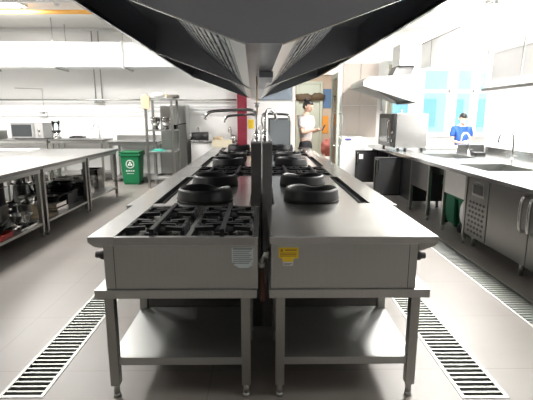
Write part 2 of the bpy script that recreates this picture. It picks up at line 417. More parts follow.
# ------------------------------------------------------------------ island modules
def wok_module(sx, y0, y1, lab):
    X = lambda a, b: (min(sx * a, sx * b), max(sx * a, sx * b))
    t = thing('wok_range', lab, 'stove', (sx * .47, (y0 + y1) / 2, 0), 'wok ranges on the island')
    zt = .905
    a, b = X(.085, .84); obj('body', MB().box(a, b, y0 + .005, y1 - .005, .10, .845), DKST, t)
    tp = MB(); a, b = X(.085, .67); tp.box(a, b, y0 + .002, y1 - .002, zt - .03, zt, .004)
    a, b = X(.75, .92); tp.box(a, b, y0 + .002, y1 - .002, zt - .055, zt, .006)
    a, b = X(.67, .75); tp.box(a, b, y0 + .002, y0 + .06, zt - .03, zt).box(a, b, y1 - .06, y1 - .002, zt - .03, zt)
    obj('top_plate', tp, TOPST, t)
    a, b = X(.67, .75); obj('gutter', MB().box(a, b, y0 + .06, y1 - .06, .846, .852).box(sx * .71 - .004, sx * .71 + .004, y0 + .06, y1 - .06, .852, .89), IRON, t)
    obj('leg_frame', MB().box(*X(.12, .16), y0 + .05, y0 + .09, 0, .1).box(*X(.76, .80), y0 + .05, y0 + .09, 0, .1).box(*X(.12, .16), y1 - .09, y1 - .05, 0, .1).box(*X(.76, .80), y1 - .09, y1 - .05, 0, .1), LEGST, t)
    for k in range(4): knob(t, sx * .84, y0 + .25 + k * (y1 - y0 - .5) / 3, .76, sx)
    return t
mods = [(2.87, 4.32, 'w'), (4.32, 5.12, 'b'), (5.12, 6.52, 'w'), (6.52, 7.32, 'b'), (7.32, 8.35, 'w2')]
rank = ['nearest', 'middle', 'farthest']
rings = []
wi = bi = 0
for y0m, y1m, k in mods:
    for sx, sd in ((-1, 'left'), (1, 'right')):
        if k[0] == 'w':
            where = ['directly behind the four-burner unit', 'in mid row', 'at the far end'][wi] if sx < 0 else ['directly behind the flat-top unit', 'in mid row', 'at the far end'][wi]
            wok_module(sx, y0m, y1m, 'stainless wok range with side gutter, %s row of the island, %s' % (sd, where))
            L = y1m - y0m
            cs = [y0m + .23, y0m + .23 + .70] if k == 'w' else [y0m + .5]
            for c in cs: rings.append((sx, c, sd))
        else:
            u = four_burner(sx, y0m, y1m, 'black-grated four-burner range, %s row of the island, %s' % (sd, ['between the nearest and middle wok ranges', 'beyond the middle wok range'][bi]), body0=.1)
            obj('leg_frame', MB().box(sx * .14 - .02, sx * .14 + .02, y0m + .05, y0m + .09, 0, .1).box(sx * .78 - .02, sx * .78 + .02, y0m + .05, y0m + .09, 0, .1).box(sx * .14 - .02, sx * .14 + .02, y1m - .09, y1m - .05, 0, .1).box(sx * .78 - .02, sx * .78 + .02, y1m - .09, y1m - .05, 0, .1), LEGST, u)
    if k[0] == 'w': wi += 1
    else: bi += 1
# wok rings
def ring_mesh():
    n = 40; t = bmesh.new(); R = []
    prof = [(.15, 0), (.195, 0), (.205, .012), (.200, .022), (.193, .07), (.182, .088), (.168, .085), (.162, .07), (.155, .02)]
    for r, z in prof:
        ring = []
        for k in range(n):
            a = 2 * PI * k / n
            dip = 1 - .32 * math.exp(-((math.atan2(math.sin(a - 1.1), math.cos(a - 1.1))) / .42) ** 2)
            ring.append(t.verts.new((r * math.cos(a), r * math.sin(a), z * (dip if z > .03 else 1))))
        R.append(ring)
    for i in range(len(R)):
        a, b = R[i], R[(i + 1) % len(R)]
        for k in range(n): t.faces.new((a[k], a[(k + 1) % n], b[(k + 1) % n], b[k])).smooth = True
    bmesh.ops.recalc_face_normals(t, faces=t.faces)
    m = MB(); m._join(t); return m
r0 = None
cnt = {'left': 0, 'right': 0}
ordn = ['nearest', 'second', 'third', 'fourth', 'fifth']
for sx, c, sd in sorted(rings, key=lambda q: (q[0], q[1])):
    lab = 'black cast-iron wok ring on the %s row of the island, %s the camera' % (sd, ['nearest', 'second from', 'third from', 'fourth from', 'fifth from'][cnt[sd]]) if cnt[sd] else 'black cast-iron wok ring on the %s row of the island, nearest the camera' % sd
    cnt[sd] += 1
    loc = (-.415 if sx < 0 else .36, c, .9055)
    if r0 is None:
        r0 = thing('wok_ring', lab, 'wok ring', loc, 'cast-iron wok rings on the island')
        m = ring_mesh()
        for v in m.bm.verts: v.co += Vector(loc)
        obj('ring', m, IRON, r0)
        m = MB().lathe([(0, .002), (.10, .002), (.10, .014), (.06, .02), (.05, .035), (0, .035)], loc, 24)
        obj('burner_head', m, IRON, r0)
    else: dup(r0, loc, lab, rotz=(c * 7.3 + sx) % 1.2 - .6)

# splashbacks down the middle: one per row
for sx, sd in ((-1, 'left'), (1, 'right')):
    x0, x1 = (-.075, -.006) if sx < 0 else (.002, .068)
    for q, (a, b_) in enumerate(((2.9, 5.12), (5.14, 8.35))):
        t = thing('splashback', 'grey steel splashback ridge down the island middle, %s half, %s section' % (sd, ['near', 'far'][q]), 'splashback', ((x0 + x1) / 2, a, 0), 'splashback ridges')
        obj('panel', MB().box(x0, x1, a + .01, b_, 0, 1.315), DKST, t)
        obj('end_plate', MB().box(x0, x1, a, a + .01, 0, 1.32, .002), mat('ridge_end_steel', (.20, .20, .2), .4, 1) if sx > 0 else DKST, t)
        obj('cap', MB().box(x0, x1, a + .01, b_, 1.315, 1.333, .003), TOPST, t)
# water taps on the ridge
def tap(x, y, pts, lab):
    t = thing('swing_tap', lab, 'tap', (x, y, 1.333), 'long-necked water taps on the island ridge')
    obj('base', MB().lathe([(0, 0), (.024, 0), (.024, .01), (.015, .02), (.015, .06), (0, .06)], (x, y, 1.333), 16), CHROME, t)
    obj('valve_handle', MB().box(x - .02, x + .02, y - .035, y - .01, 1.365, 1.377, .003), CHROME, t)
    obj('spout', MB().tube([(x, y, 1.38)] + pts, .0115, res=5), CHROME, t)
tap(-.04, 3.32, [(-.042, 3.32, 1.48), (-.05, 3.32, 1.52), (-.085, 3.32, 1.545), (-.2, 3.31, 1.545), (-.36, 3.30, 1.535), (-.41, 3.30, 1.515), (-.428, 3.30, 1.475)], 'chrome swing tap on the ridge reaching left, nearest of the two on that side')
tap(-.04, 4.2, [(-.04, 4.2, 1.44), (-.05, 4.2, 1.49), (-.09, 4.2, 1.515), (-.2, 4.2, 1.51), (-.31, 4.2, 1.5), (-.345, 4.2, 1.48), (-.36, 4.2, 1.44)], 'shorter chrome swing tap reaching left, behind the nearest one')
tap(.022, 3.2, [(.024, 3.2, 1.47), (.03, 3.25, 1.52), (.05, 3.32, 1.545), (.08, 3.4, 1.54), (.102, 3.44, 1.52), (.112, 3.46, 1.47)], 'chrome hooked swing tap on the ridge bending right, nearest of its side')
tap(.02, 4.25, [(-.0, 4.25, 1.45), (.005, 4.25, 1.5), (.03, 4.26, 1.522), (.12, 4.28, 1.52), (.23, 4.3, 1.515), (.262, 4.3, 1.5), (.27, 4.3, 1.45)], 'chrome swing tap reaching right across the dark tall cabinet')
t = thing('drop_pipe', 'thin brass pipe with valve running from hood down to the ridge', 'pipe', (-.045, 3.62, 1.333))
obj('pipe', MB().cyl((-.04, 3.62, 1.334), (-.04, 3.62, 1.815), .006), BRASS, t)
obj('valve', MB().sphere((-.04, 3.62, 1.585), .018, 1, 1, 1.2).box(-.062, -.018, 3.612, 3.628, 1.60, 1.607), LEGST, t)

# ------------------------------------------------------------------ central hood
CX = 0.01; HW = .085; RX = 1.15; ZC = 1.82; ZR = 2.21
def hood(y0, y1, front_mat, lab):
    t = thing('extractor_hood', lab, 'extractor hood', (CX, (y0 + y1) / 2, ZR), 'double-sided canopy hoods over the island')
    for ye, nm in ((y0, 'front_panel'), (y1 - .03, 'rear_panel')):
        p = [(CX - HW, ZC), (CX + HW, ZC), (CX + RX, ZR), (CX + RX, 2.9), (CX - RX, 2.9), (CX - RX, ZR)]
        obj(nm, MB().prism(p, ye, ye + .03), front_mat, t)
    # bright folded rim under the end plates
    e = MB()
    for s in (-1, 1):
        for ye in (y0, y1 - .04):
            e.prism([(CX + s * HW, ZC - .006), (CX + s * RX, ZR - .006), (CX + s * RX, ZR), (CX + s * HW, ZC)], ye, ye + (.014 if ye == y0 else .04))
        e.box(min(CX + s * RX, CX + s * (RX + .02)), max(CX + s * RX, CX + s * (RX + .02)), y0, y1, ZR - .01, ZR + .02)
    obj('rim', e, CHROME, t)
    for s in (-1, 1):
        a, b = CX + s * RX, CX + s * (RX + .018)
        obj('side_panel', MB().box(min(a, b), max(a, b), y0, y1, ZR, 2.9), HOODST, t)
        # inner sloping canopy ceiling
        obj('inner_canopy', MB().prism([(CX + s * .64, 2.50), (CX + s * RX, 2.50), (CX + s * RX, 2.52), (CX + s * .64, 2.52)], y0 + .03, y1 - .03), HOODST, t)
        # gutter side wall, its bright reflection put into the paler steel
        obj('gutter_wall', MB().prism([(CX + s * HW, ZC), (CX + s * .165, 1.865), (CX + s * .155, 1.875), (CX + s * HW * .9, ZC + .02)], y0 + .03, y1 - .03), HOODL, t)
        nf = 6; L = (y1 - y0 - .1) / nf
        for k in range(nf):
            fy0 = y0 + .05 + k * L
            fl = MB(); bx0, bz0, bx1, bz1 = .17, 1.872, .64, 2.25
            dx, dz = bx1 - bx0, bz1 - bz0; ln_ = math.hypot(dx, dz); nx, nz = dz / ln_, -dx / ln_
            def quad(u0, u1, off0, off1, ya, yb):
                P = []
                for u, o in ((u0, off0), (u1, off0), (u1, off1), (u0, off1)):
                    P.append((CX + s * (bx0 + dx * u + nx * o), bz0 + dz * u + nz * o))
                fl.prism(P, ya, yb)
            quad(0, 1, -.045, -.038, fy0, fy0 + L)      # back sheet
            quad(0, .05, -.04, .0, fy0 + .004, fy0 + L - .004); quad(.95, 1, -.04, .0, fy0 + .004, fy0 + L - .004)
            quad(.05, .95, -.04, .0, fy0 + .004, fy0 + .022); quad(.05, .95, -.04, .0, fy0 + L - .022, fy0 + L - .004)
            for q in range(8):
                quad(.07 + q * .11, .07 + q * .11 + .07, -.018, -.002, fy0 + .022, fy0 + L - .022)
            obj('baffle_filter', fl, HOODST, t)
    obj('gutter', MB().box(CX - HW, CX + HW, y0 + .03, y1 - .03, ZC, ZC + .02), HOODST, t)
    obj('top_panel', MB().box(CX - RX, CX + RX, y0 + .03, y1 - .03, 2.88, 2.9), HOODST, t)
    for s in (-1, 1):
        for ye in (y0 + .3, y1 - .3):
            obj('hanger_rod', MB().cyl((CX + s * 1.1, ye, 2.9), (CX + s * 1.1, ye, CZ - .001), .008), LEGST, t)
    t.rotation_euler = (0, 0, .02); d_ = (y0 + y1) / 2 - 2.03; t.location.x = CX - math.sin(.02) * d_
    return t
hood(2.03, 5.2, HOODF, 'large dark steel double canopy extractor hood overhead, the near one')
hood(5.22, 8.35, HOODST, 'dark steel double canopy extractor hood overhead, the far one behind the near hood')
t = tag(obj('grease_box', MB().box(CX - .03, CX + .072, 3.25, 3.75, 1.775, 1.819, .004), HOODST, loc=(CX, 3.5, 1.8)), 'dark narrow box under the centre gutter of the near hood', 'box')

# tall grey cabinet beyond the island and its stand
t = thing('tall_cabinet', 'dark grey steel tall cabinet standing at the far end of the island', 'cabinet', (.34, 9.0, 0))
obj('body', MB().box(.13, .56, 8.55, 9.1, .08, 1.46, .006), DKST, t)
obj('plinth', MB().box(.15, .54, 8.57, 9.08, 0, .08), BLACK, t)
obj('door_panel', MB().box(.15, .54, 8.535, 8.55, .12, 1.43, .003), mat('slate_grey', (.16, .18, .19), .5, .3), t)

# ------------------------------------------------------------------ left tables
def prep_table(x0, x1, y0, y1, zt, zs, lab, group, name='prep_table', splash=False, lipm=None, shelf=True, leg=.045):
    t = thing(name, lab, 'table', ((x0 + x1) / 2, (y0 + y1) / 2, 0), group)
    tp = MB().box(x0, x1, y0, y1, zt - .04, zt, .004)
    obj('worktop', tp, TABLEST, t)
    i = .03
    obj('apron', MB().box(x0 + i, x1 - i, y0 + i, y0 + i + .02, zt - .09, zt - .04).box(x0 + i, x1 - i, y1 - i - .02, y1 - i, zt - .09, zt - .04).box(x0 + i, x0 + i + .02, y0 + i + .02, y1 - i - .02, zt - .09, zt - .04).box(x1 - i - .02, x1 - i, y0 + i + .02, y1 - i - .02, zt - .09, zt - .04), STEELF, t)
    for a in (x0 + i + .005, x1 - i - leg - .005):
        for b in (y0 + i + .002, y1 - i - leg - .002):
            l = obj('leg', MB().box(a, a + leg, b, b + leg, .06, zt - .04, .003), LEGST, t)
            obj('foot', MB().cyl((a + leg / 2, b + leg / 2, 0), (a + leg / 2, b + leg / 2, .07), .017, .015), LEGST, l)
    if shelf:
        obj('lower_shelf', MB().box(x0 + i + .01, x1 - i - .01, y0 + i + .01, y1 - i - .01, zs - .03, zs, .003), SHELFST, t)
    if splash:
        obj('backsplash', MB().box(x0, x1, y1 - .02, y1, zt, zt + .12, .003), STEELF, t)
    return t
SH = .19
seg = [(3.85, 5.33), (5.34, 6.74), (6.75, 8.15)]
for k, (a, b) in enumerate(seg):
    prep_table(-3.87, -2.70, a, b, .9, SH, 'stainless prep table on the left with crowded lower shelf, %s in the front row' % ['nearest', 'middle', 'farthest'][k], 'steel prep tables on the left')
    prep_table(-5.05, -3.88, a, b, .9, SH, 'stainless prep table pushed behind the front row on the left, %s one' % ['nearest', 'middle', 'farthest'][k], 'steel prep tables on the left')

# --------- kitchenware kinds
def pot(r, h, m, lab, loc, group, lid=True, handles=True, hm=None):
    t = thing('stock_pot', lab, 'pot', loc, group); x, y, z = loc
    obj('body', MB().lathe([(0, 0), (r * .95, 0), (r, .015), (r, h), (r * 1.04, h + .006), (r * .97, h + .002), (r * .965, .02), (0, .012)], loc, 28), m, t)
    if handles:
        for s in (-1, 1):
            obj('handle', MB().tube([(x + s * r, y - .045, z + h * .8), (x + s * (r + .035), y - .035, z + h * .82), (x + s * (r + .035), y + .035, z + h * .82), (x + s * r, y + .045, z + h * .8)], .006, res=4), hm or CHROME, t)
    if lid:
        l = obj('lid', MB().lathe([(0, h + .05), (r * .35, h + .046), (r * .9, h + .022), (r * 1.03, h + .012), (r * 1.03, h + .008), (0, h + .009)], loc, 28), m, t)
        obj('lid_knob', MB().lathe([(0, h + .05), (.012, h + .05), (.014, h + .07), (.022, h + .078), (.018, h + .088), (0, h + .09)], loc, 14), BLACK, l)
    return t
def bowl(r, h, lab, loc, group, m=CHROME):
    o = obj('mixing_bowl', MB().lathe([(0, 0), (r * .45, 0), (r * .8, h * .45), (r * .97, h * .95), (r * 1.04, h), (r * 1.0, h * 1.01), (r * .94, h * .93), (r * .76, h * .46), (r * .42, .008), (0, .008)], loc, 28), m, loc=loc)
    return tag(o, lab, 'bowl', group)
def pan(r, lab, loc, ang, group, m=IRON, h=.06):
    t = thing('frying_pan', lab, 'pan', loc, group); x, y, z = loc
    obj('body', MB().lathe([(0, 0), (r * .8, 0), (r, h), (r * 1.03, h + .003), (r * .96, h), (r * .77, .008), (0, .008)], loc, 26), m, t)
    c, s = math.cos(ang), math.sin(ang)
    obj('handle', MB().tube([(x + c * r * .96, y + s * r * .96, z + h * .8), (x + c * (r + .06), y + s * (r + .06), z + h + .01), (x + c * (r + .2), y + s * (r + .2), z + h + .03)], .010, res=4), BLACK, t)
    return t
def gpan(w, d, h, lab, loc, group, m=CHROME, name='steel_tray', cat='tray'):
    x, y, z = loc
    b = MB().box(x - w / 2 + .01, x + w / 2 - .01, y - d / 2 + .01, y + d / 2 - .01, z, z + .004)
    for q in ((x - w / 2 + .01, x - w / 2 + .013, y - d / 2 + .01, y + d / 2 - .01), (x + w / 2 - .013, x + w / 2 - .01, y - d / 2 + .01, y + d / 2 - .01), (x - w / 2 + .013, x + w / 2 - .013, y - d / 2 + .01, y - d / 2 + .013), (x - w / 2 + .013, x + w / 2 - .013, y + d / 2 - .013, y + d / 2 - .01)):
        b.box(*q, z + .004, z + h)
    for q in ((x - w / 2, x - w / 2 + .012, y - d / 2, y + d / 2), (x + w / 2 - .012, x + w / 2, y - d / 2, y + d / 2), (x - w / 2 + .012, x + w / 2 - .012, y - d / 2, y - d / 2 + .012), (x - w / 2 + .012, x + w / 2 - .012, y + d / 2 - .012, y + d / 2)):
        b.box(*q, z + h - .003, z + h)
    return tag(obj(name, b, m, loc=loc), lab, cat, group)
def crate(w, d, h, lab, loc, m, group=None, name='plastic_crate'):
    x, y, z = loc; t = thing(name, lab, 'crate', loc, group)
    b = MB().box(x - w / 2, x + w / 2, y - d / 2, y + d / 2, z, z + .01)
    for q in ((x - w / 2, x - w / 2 + .012, y - d / 2, y + d / 2), (x + w / 2 - .012, x + w / 2, y - d / 2, y + d / 2), (x - w / 2 + .012, x + w / 2 - .012, y - d / 2, y - d / 2 + .012), (x - w / 2 + .012, x + w / 2 - .012, y + d / 2 - .012, y + d / 2)):
        b.box(*q, z + .01, z + h)
    obj('body', b, m, t)
    obj('rim', MB().box(x + w / 2, x + w / 2 + .01, y - d / 2, y + d / 2, z + h - .03, z + h).box(x - w / 2, x + w / 2, y - d / 2 - .01, y - d / 2, z + h - .03, z + h), m, t)
    return t
G1 = 'kitchenware on the lower shelf of the nearest left table'
G2 = 'kitchenware on the lower shelf of the middle left table'
G3 = 'kitchenware on the lower shelf of the farthest left table'
e = .001
# nearest bay, front to back
pot(.19, .24, LEGST, 'wide grey pot at the bottom of the near bay, beneath the shiny lidded pot', (-3.22, 4.62, SH + e), G1, lid=False, handles=False)
pot(.15, .26, CHROME, 'shiny steel lidded stock pot stacked high in the near bay, leftmost in the photo', (-3.22, 4.62, SH + .25), G1)
pot(.17, .26, LEGST, 'grey lidless pot on the shelf supporting the second tall black pot', (-3.20, 5.02, SH + e), G1, lid=False, handles=False)
pot(.15, .27, IRON, 'black lidded stock pot stacked high in the near bay, right of the shiny one', (-3.20, 5.02, SH + .27), G1, hm=CHROME)
bowl(.125, .13, 'large shiny steel mixing bowl at shelf front beside the table legs', (-2.89, 5.06, SH + .028), G1)
gpan(.22, .40, .025, 'flat steel tray under the large mixing bowl', (-2.87, 5.02, SH + e), G1)
gpan(.22, .28, .05, 'red plastic tray at the front of the near shelf', (-2.88, 4.55, SH + e), G1, REDT)
pan(.09, 'small black frying pan lying in the red tray', (-2.88, 4.53, SH + .056), 1.6, G1)
pot(.13, .16, CHROME, 'small shiny open pot at the near end of the middle shelf', (-3.10, 5.62, SH + .02), G2, lid=False)
gpan(.20, .28, .18, 'deep steel container tipped up in the near bay', (-3.60, 5.0, SH + .20), G1)
crate(.3, .3, .19, 'black crate beneath the deep steel container at the back of the near bay', (-3.60, 5.0, SH + e), BLACK, G1)
pot(.16, .3, DKST, 'dull grey deep pot against the back legs in the near bay', (-3.62, 4.55, SH + e), G1)
# middle bay
crate(.34, .34, .20, 'black plastic crate below two pans at the far end of the middle bay', (-3.04, 6.46, SH + e), BLACK, G2)
pan(.15, 'black frying pan topmost on the black crate, handle to the front', (-3.02, 6.46, SH + .275), -1.3, G2)
pan(.16, 'black frying pan lying under the topmost pan on the black crate', (-3.04, 6.46, SH + .205), -2.2, G2)
gpan(.36, .34, .06, 'shallow steel gastronorm tray at the shelf front, lowest of its pile', (-2.98, 5.98, SH + e), G2)
gpan(.34, .32, .06, 'steel gastronorm tray on top of the lowest tray in the middle bay', (-2.99, 5.99, SH + .062), G2)
gpan(.36, .28, .012, 'wooden board lying at the near end of the middle shelf', (-2.98, 5.60, SH + e), G2, CARTON, name='chopping_board', cat='board')
pot(.17, .25, CHROME, 'open steel pot on the grey box at the middle bay centre', (-3.35, 6.02, SH + .13), G2, lid=False)
gpan(.38, .34, .125, 'grey deep container under the steel pot in the middle bay', (-3.37, 6.02, SH + e), G2, DKST)
bowl(.15, .10, 'shiny mixing bowl at the back of the near end of the middle shelf', (-3.45, 5.55, SH + e), G2)
pot(.14, .16, IRON, 'small black saucepan body resting high behind the pans', (-3.5, 6.48, SH + .27), G2)
crate(.34, .34, .26, 'black crate behind the front black crate in the middle bay', (-3.5, 6.48, SH + e), BLACK, G2)
pan(.14, 'black frying pan laid on the two stacked gastronorm trays', (-2.99, 5.99, SH + .128), .9, G2)
bowl(.11, .07, 'small steel bowl on the pan over the gastronorm trays', (-2.99, 5.99, SH + .142), G2)
bowl(.10, .08, 'small shiny bowl sitting in the topmost pan above the black crate', (-3.02, 6.46, SH + .285), G2)
bowl(.12, .09, 'shiny mixing bowl inside the small open pot at the near end of the middle shelf', (-3.10, 5.62, SH + .185), G2)
pot(.14, .12, CHROME, 'shiny lidded pot high on the open steel pot in the middle bay', (-3.35, 6.02, SH + .387), G2)
# far bay
bowl(.12, .09, 'shiny mixing bowl on top of the steel tray in the farthest bay', (-2.99, 7.02, SH + .264), G3)
gpan(.34, .36, .20, 'deep steel container at the near end of the farthest shelf', (-2.99, 7.02, SH + e), G3)
gpan(.34, .34, .06, 'steel tray resting on the deep container of the farthest shelf', (-2.99, 7.02, SH + .202), G3)
gpan(.30, .30, .40, 'tall upright steel container at the far end of the farthest shelf', (-3.0, 7.62, SH + e), G3)
pot(.15, .22, CHROME, 'steel lidded pot between containers at back of the farthest shelf', (-3.42, 7.05, SH + e), G3)
crate(.3, .3, .25, 'dark grey crate at the back corner of the farthest shelf', (-3.45, 7.62, SH + e), LEGST, G3)
# white tray on far-left table
tag(obj('white_tray', MB().box(-4.75, -4.05, 7.55, 7.95, .901, .92, .006), WHITE, loc=(-4.4, 7.7, .901)), 'flat white tray lying on the back-left prep table', 'tray')

# ------------------------------------------------------------------ back wall counters (left)
prep_table(-6.6, -4.86, 9.88, 10.55, .98, .2, 'steel counter under the microwave by the back wall', 'counters along the back wall', 'wall_counter')
prep_table(-4.84, -3.60, 9.88, 10.55, .98, .2, 'steel sink counter with curved tap by the back wall', 'counters along the back wall', 'sink_counter')
prep_table(-3.50, -2.38, 9.88, 10.55, .93, .12, 'steel bench with splashback above the green bin', 'counters along the back wall', 'wall_counter', splash=True)
t = thing('white_counter', 'white-fronted counter with taps by the back wall, behind the island', 'counter', (-1.0, 10.2, 0))
obj('body', MB().box(-1.62, -.62, 9.93, 10.55, .08, .90), WHITE, t)
obj('worktop', MB().box(-1.64, -.60, 9.9, 10.57, .90, .94, .004), TOPST, t)
obj('plinth', MB().box(-1.6, -.64, 9.96, 10.5, 0, .08), BLACK, t)

def gooseneck(x, y, z, h, reach, dirx, diry, lab, group='gooseneck sink taps', r=.013):
    t = thing('sink_tap', lab, 'tap', (x, y, z), group)
    obj('base', MB().lathe([(0, 0), (.028, 0), (.028, .02), (.018, .035), (0, .035)], (x, y, z), 14), CHROME, t)
    P = [(x, y, z + .03), (x, y, z + h * .7)]
    for k in range(1, 6):
        a = PI * k / 5
        P.append((x + dirx * reach / 2 * (1 - math.cos(a)), y + diry * reach / 2 * (1 - math.cos(a)), z + h * .7 + math.sin(a) * h * .3))
    P.append((x + dirx * reach, y + diry * reach, z + h * .6))
    obj('spout', MB().tube(P, r, res=3), CHROME, t)
    obj('lever', MB().box(x + .02, x + .07, y - .012, y + .012, z + .05, z + .065, .003), CHROME, t)
    return t
gooseneck(-3.86, 10.38, .98, .33, .14, -1, 0, 'gooseneck tap on the sink counter right of the blender')
gooseneck(-1.50, 10.42, .94, .30, .05, -1, -.5, 'gooseneck tap on the white counter, left one')
gooseneck(-.74, 10.42, .94, .30, .05, -1, -.5, 'gooseneck tap on the white counter, beside the red panel')
# sink rim
t = thing('sink_basin', 'low stainless sink rim set on the sink counter beside its tap', 'sink', (-4.1, 10.1, 0.98))
obj('rim', MB().box(-4.5, -3.92, 9.95, 9.98, 0.9805, 0.995).box(-4.5, -3.92, 10.27, 10.3, 0.9805, 0.995).box(-4.5, -4.47, 9.98, 10.27, 0.9805, 0.995).box(-3.95, -3.92, 9.98, 10.27, 0.9805, 0.995), CHROME, t)
obj('bowl', MB().box(-4.47, -3.95, 9.98, 10.27, 0.9805, 0.985), DKST, t)
# microwave
t = thing('microwave', 'silver microwave oven with dark window on the back-wall counter', 'microwave', (-5.35, 10.1, 0.98))
x0, x1 = -5.72, -4.98; yf = 10.0
obj('body', MB().box(x0, x1, yf, 10.42, 0.995, 1.35, .008), mat('microwave_body', (.28, .28, .28), .4, .3), t)
dd = obj('door', MB().box(x0 + .01, x0 + .54, yf - .015, yf, 1.005, 1.34, .004), mat('microwave_silver', (.34, .34, .34), .4, .3), t)
obj('window', MB().box(x0 + .03, x0 + .48, yf - .018, yf - .0145, 1.04, 1.31), GLASSD, dd)
obj('handle', MB().box(x0 + .495, x0 + .515, yf - .04, yf - .015, 1.03, 1.32, .004), mat('silver_paint', (.6, .6, .6), .3, .6), dd)
cp = obj('control_panel', MB().box(x0 + .55, x1 - .01, yf - .012, yf, 1.005, 1.34, .004), mat('panel_grey', (.4, .4, .4), .4), t)
for zz in (1.08, 1.18): obj('dial', MB().cyl((x0 + .645, yf - .03, zz), (x0 + .645, yf - .012, zz), .03), LEGST, cp)
obj('feet', MB().box(x0 + .04, x0 + .1, 10.05, 10.1, 0.9805, 0.995).box(x1 - .1, x1 - .04, 10.05, 10.1, 0.9805, 0.995).box(x0 + .04, x0 + .1, 10.3, 10.35, 0.9805, 0.995).box(x1 - .1, x1 - .04, 10.3, 10.35, 0.9805, 0.995), BLACK, t)
# blender
t = thing('blender', 'small blender with dark base and clear jug beside the microwave', 'blender', (-4.72, 10.15, 0.98))
x, y = -4.76, 10.15
obj('base', MB().lathe([(0, 0), (.10, 0), (.10, .05), (.08, .13), (.07, .15), (0, .15)], (x, y, 0.9805), 20), CHROME, t)
obj('collar', MB().lathe([(0, 0), (.095, 0), (.095, .045), (0, .045)], (x, y, 1.131), 20), BLACK, t)
obj('jug', MB().lathe([(.062, .0), (.09, .2), (.094, .2), (.066, 0)], (x, y, 1.177), 20), GLASS, t)
obj('jug_lid', MB().lathe([(0, 0), (.09, 0), (.09, .02), (.03, .03), (0, .03)], (x, y, 1.378), 20), GLASS, t)
tag(obj('black_tray', MB().box(-4.56, -4.22, 10.34, 10.5, 0.9805, 1.025, .01).box(-4.5, -4.3, 10.36, 10.48, 1.025, 1.04, .005), BLACK, loc=(-4.4, 10.42, 0.98)), 'flat dark tray between blender and curved tap', 'tray')
t = thing('steel_box', 'grey steel box at the far left of the back counter, left of microwave', 'box', (-6.2, 10.1, 0.98))
obj('body', MB().box(-6.35, -5.98, 10.0, 10.3, 0.9805, 1.16, .004), LEGST, t); obj('lid', MB().box(-6.36, -5.97, 9.99, 10.31, 1.161, 1.175, .003), LEGST, t)

# green bin under the bench
def bin_(cx, cy, w, d, h, m, lab, z=0, group=None, logo=False):
    t = thing('wheelie_bin', lab, 'bin', (cx, cy, z), group)
    b = MB(); tt = bmesh.new()
    vs = []
    for zz, k in ((z + .03, .84), (z + h, 1)):
        vs.append([tt.verts.new((cx + sx * w / 2 * k, cy + sy * d / 2 * k, zz)) for sx, sy in ((-1, -1), (1, -1), (1, 1), (-1, 1))])
    tt.faces.new(vs[0]); tt.faces.new(vs[1])
    for k in range(4): tt.faces.new((vs[0][k], vs[0][(k + 1) % 4], vs[1][(k + 1) % 4], vs[1][k]))
    bmesh.ops.recalc_face_normals(tt, faces=tt.faces)
    bmesh.ops.bevel(tt, geom=list(tt.edges), offset=.015, segments=2, affect='EDGES')
    b._join(tt); obj('body', b, m, t)
    obj('rim', MB().box(cx - w / 2 - .02, cx + w / 2 + .02, cy - d / 2 - .02, cy + d / 2 + .02, z + h - .06, z + h - .015, .008), m, t)
    obj('lid', MB().box(cx - w / 2 - .015, cx + w / 2 + .015, cy - d / 2 - .03, cy + d / 2 + .01, z + h, z + h + .035, .012), m, t)
    for s in (-1, 1): obj('wheel', MB().cyl((cx + s * (w / 2 - .07), cy + d / 2 * .7, z + .06), (cx + s * (w / 2 - .02), cy + d / 2 * .7, z + .06), .06, n=20), BLACK, t)
    obj('base_foot', MB().box(cx - w * .38, cx + w * .38, cy - d * .38, cy - d * .2, z, z + .04), m, t)
    if logo:
        yf = cy - d / 2 * .965 - .002; lg = MB(); zc = z + h * .66
        for k in range(24):
            a = 2 * PI * k / 24
            lg.box(cx + math.cos(a) * .085 - .008, cx + math.cos(a) * .085 + .008, yf - .003, yf, zc + math.sin(a) * .085 - .008, zc + math.sin(a) * .085 + .008)
        for k in range(3):
            a = PI / 2 + k * 2 * PI / 3; c2 = (cx + math.cos(a) * .03, zc + math.sin(a) * .03)
            lg.prism([(c2[0] + math.cos(a + q * 2 * PI / 3) * .032, c2[1] + math.sin(a + q * 2 * PI / 3) * .032) for q in range(3)], yf - .003, yf)
        obj('printed_symbol', lg, WHITE, t, label='white round symbol'); lg = MB()
        for k, (hw, zz, hh) in enumerate(((.10, zc - .16, .034), (.08, zc - .215, .02))):
            n = 4 if k == 0 else 6
            for q in range(n):
                xa = cx - hw + q * 2 * hw / n
                lg.box(xa, xa + 2 * hw / n * .78, yf - .002 + .006, yf + .012, zz, zz + hh * .3).box(xa + .008, xa + 2 * hw / n * .6, yf - .002 + .006, yf + .012, zz + hh * .5, zz + hh * .75)
            obj('lettering', lg, WHITE, t, label='row of white lettering'); lg = MB()

    return t
bin_(-2.90, 9.67, .42, .40, .70, GREEN, 'green bin with white round symbol under the bench by the back wall', logo=True)

# ------------------------------------------------------------------ rack
t = thing('storage_rack', 'four-tier steel rack holding bowls near the back wall', 'rack', (-2.1, 9.35, 0))
rx0, rx1, ry0, ry1 = -2.40, -1.82, 9.0, 9.62
for a in (rx0, rx1 - .05):
    for b in (ry0, ry1 - .04):
        obj('post', MB().box(a, a + .05, b, b + .04, 0, 1.862, .003), LEGST, t)
RZ = (.21, .77, 1.22, 1.86)
for z in RZ: obj('shelf', MB().box(rx0, rx1, ry0 + .041, ry1 - .041, z - .03, z, .002).box(rx0 + .04, rx1 - .04, ry0, ry0 + .04, z - .03, z).box(rx0 + .04, rx1 - .04, ry1 - .04, ry1, z - .03, z), SHELFST, t)
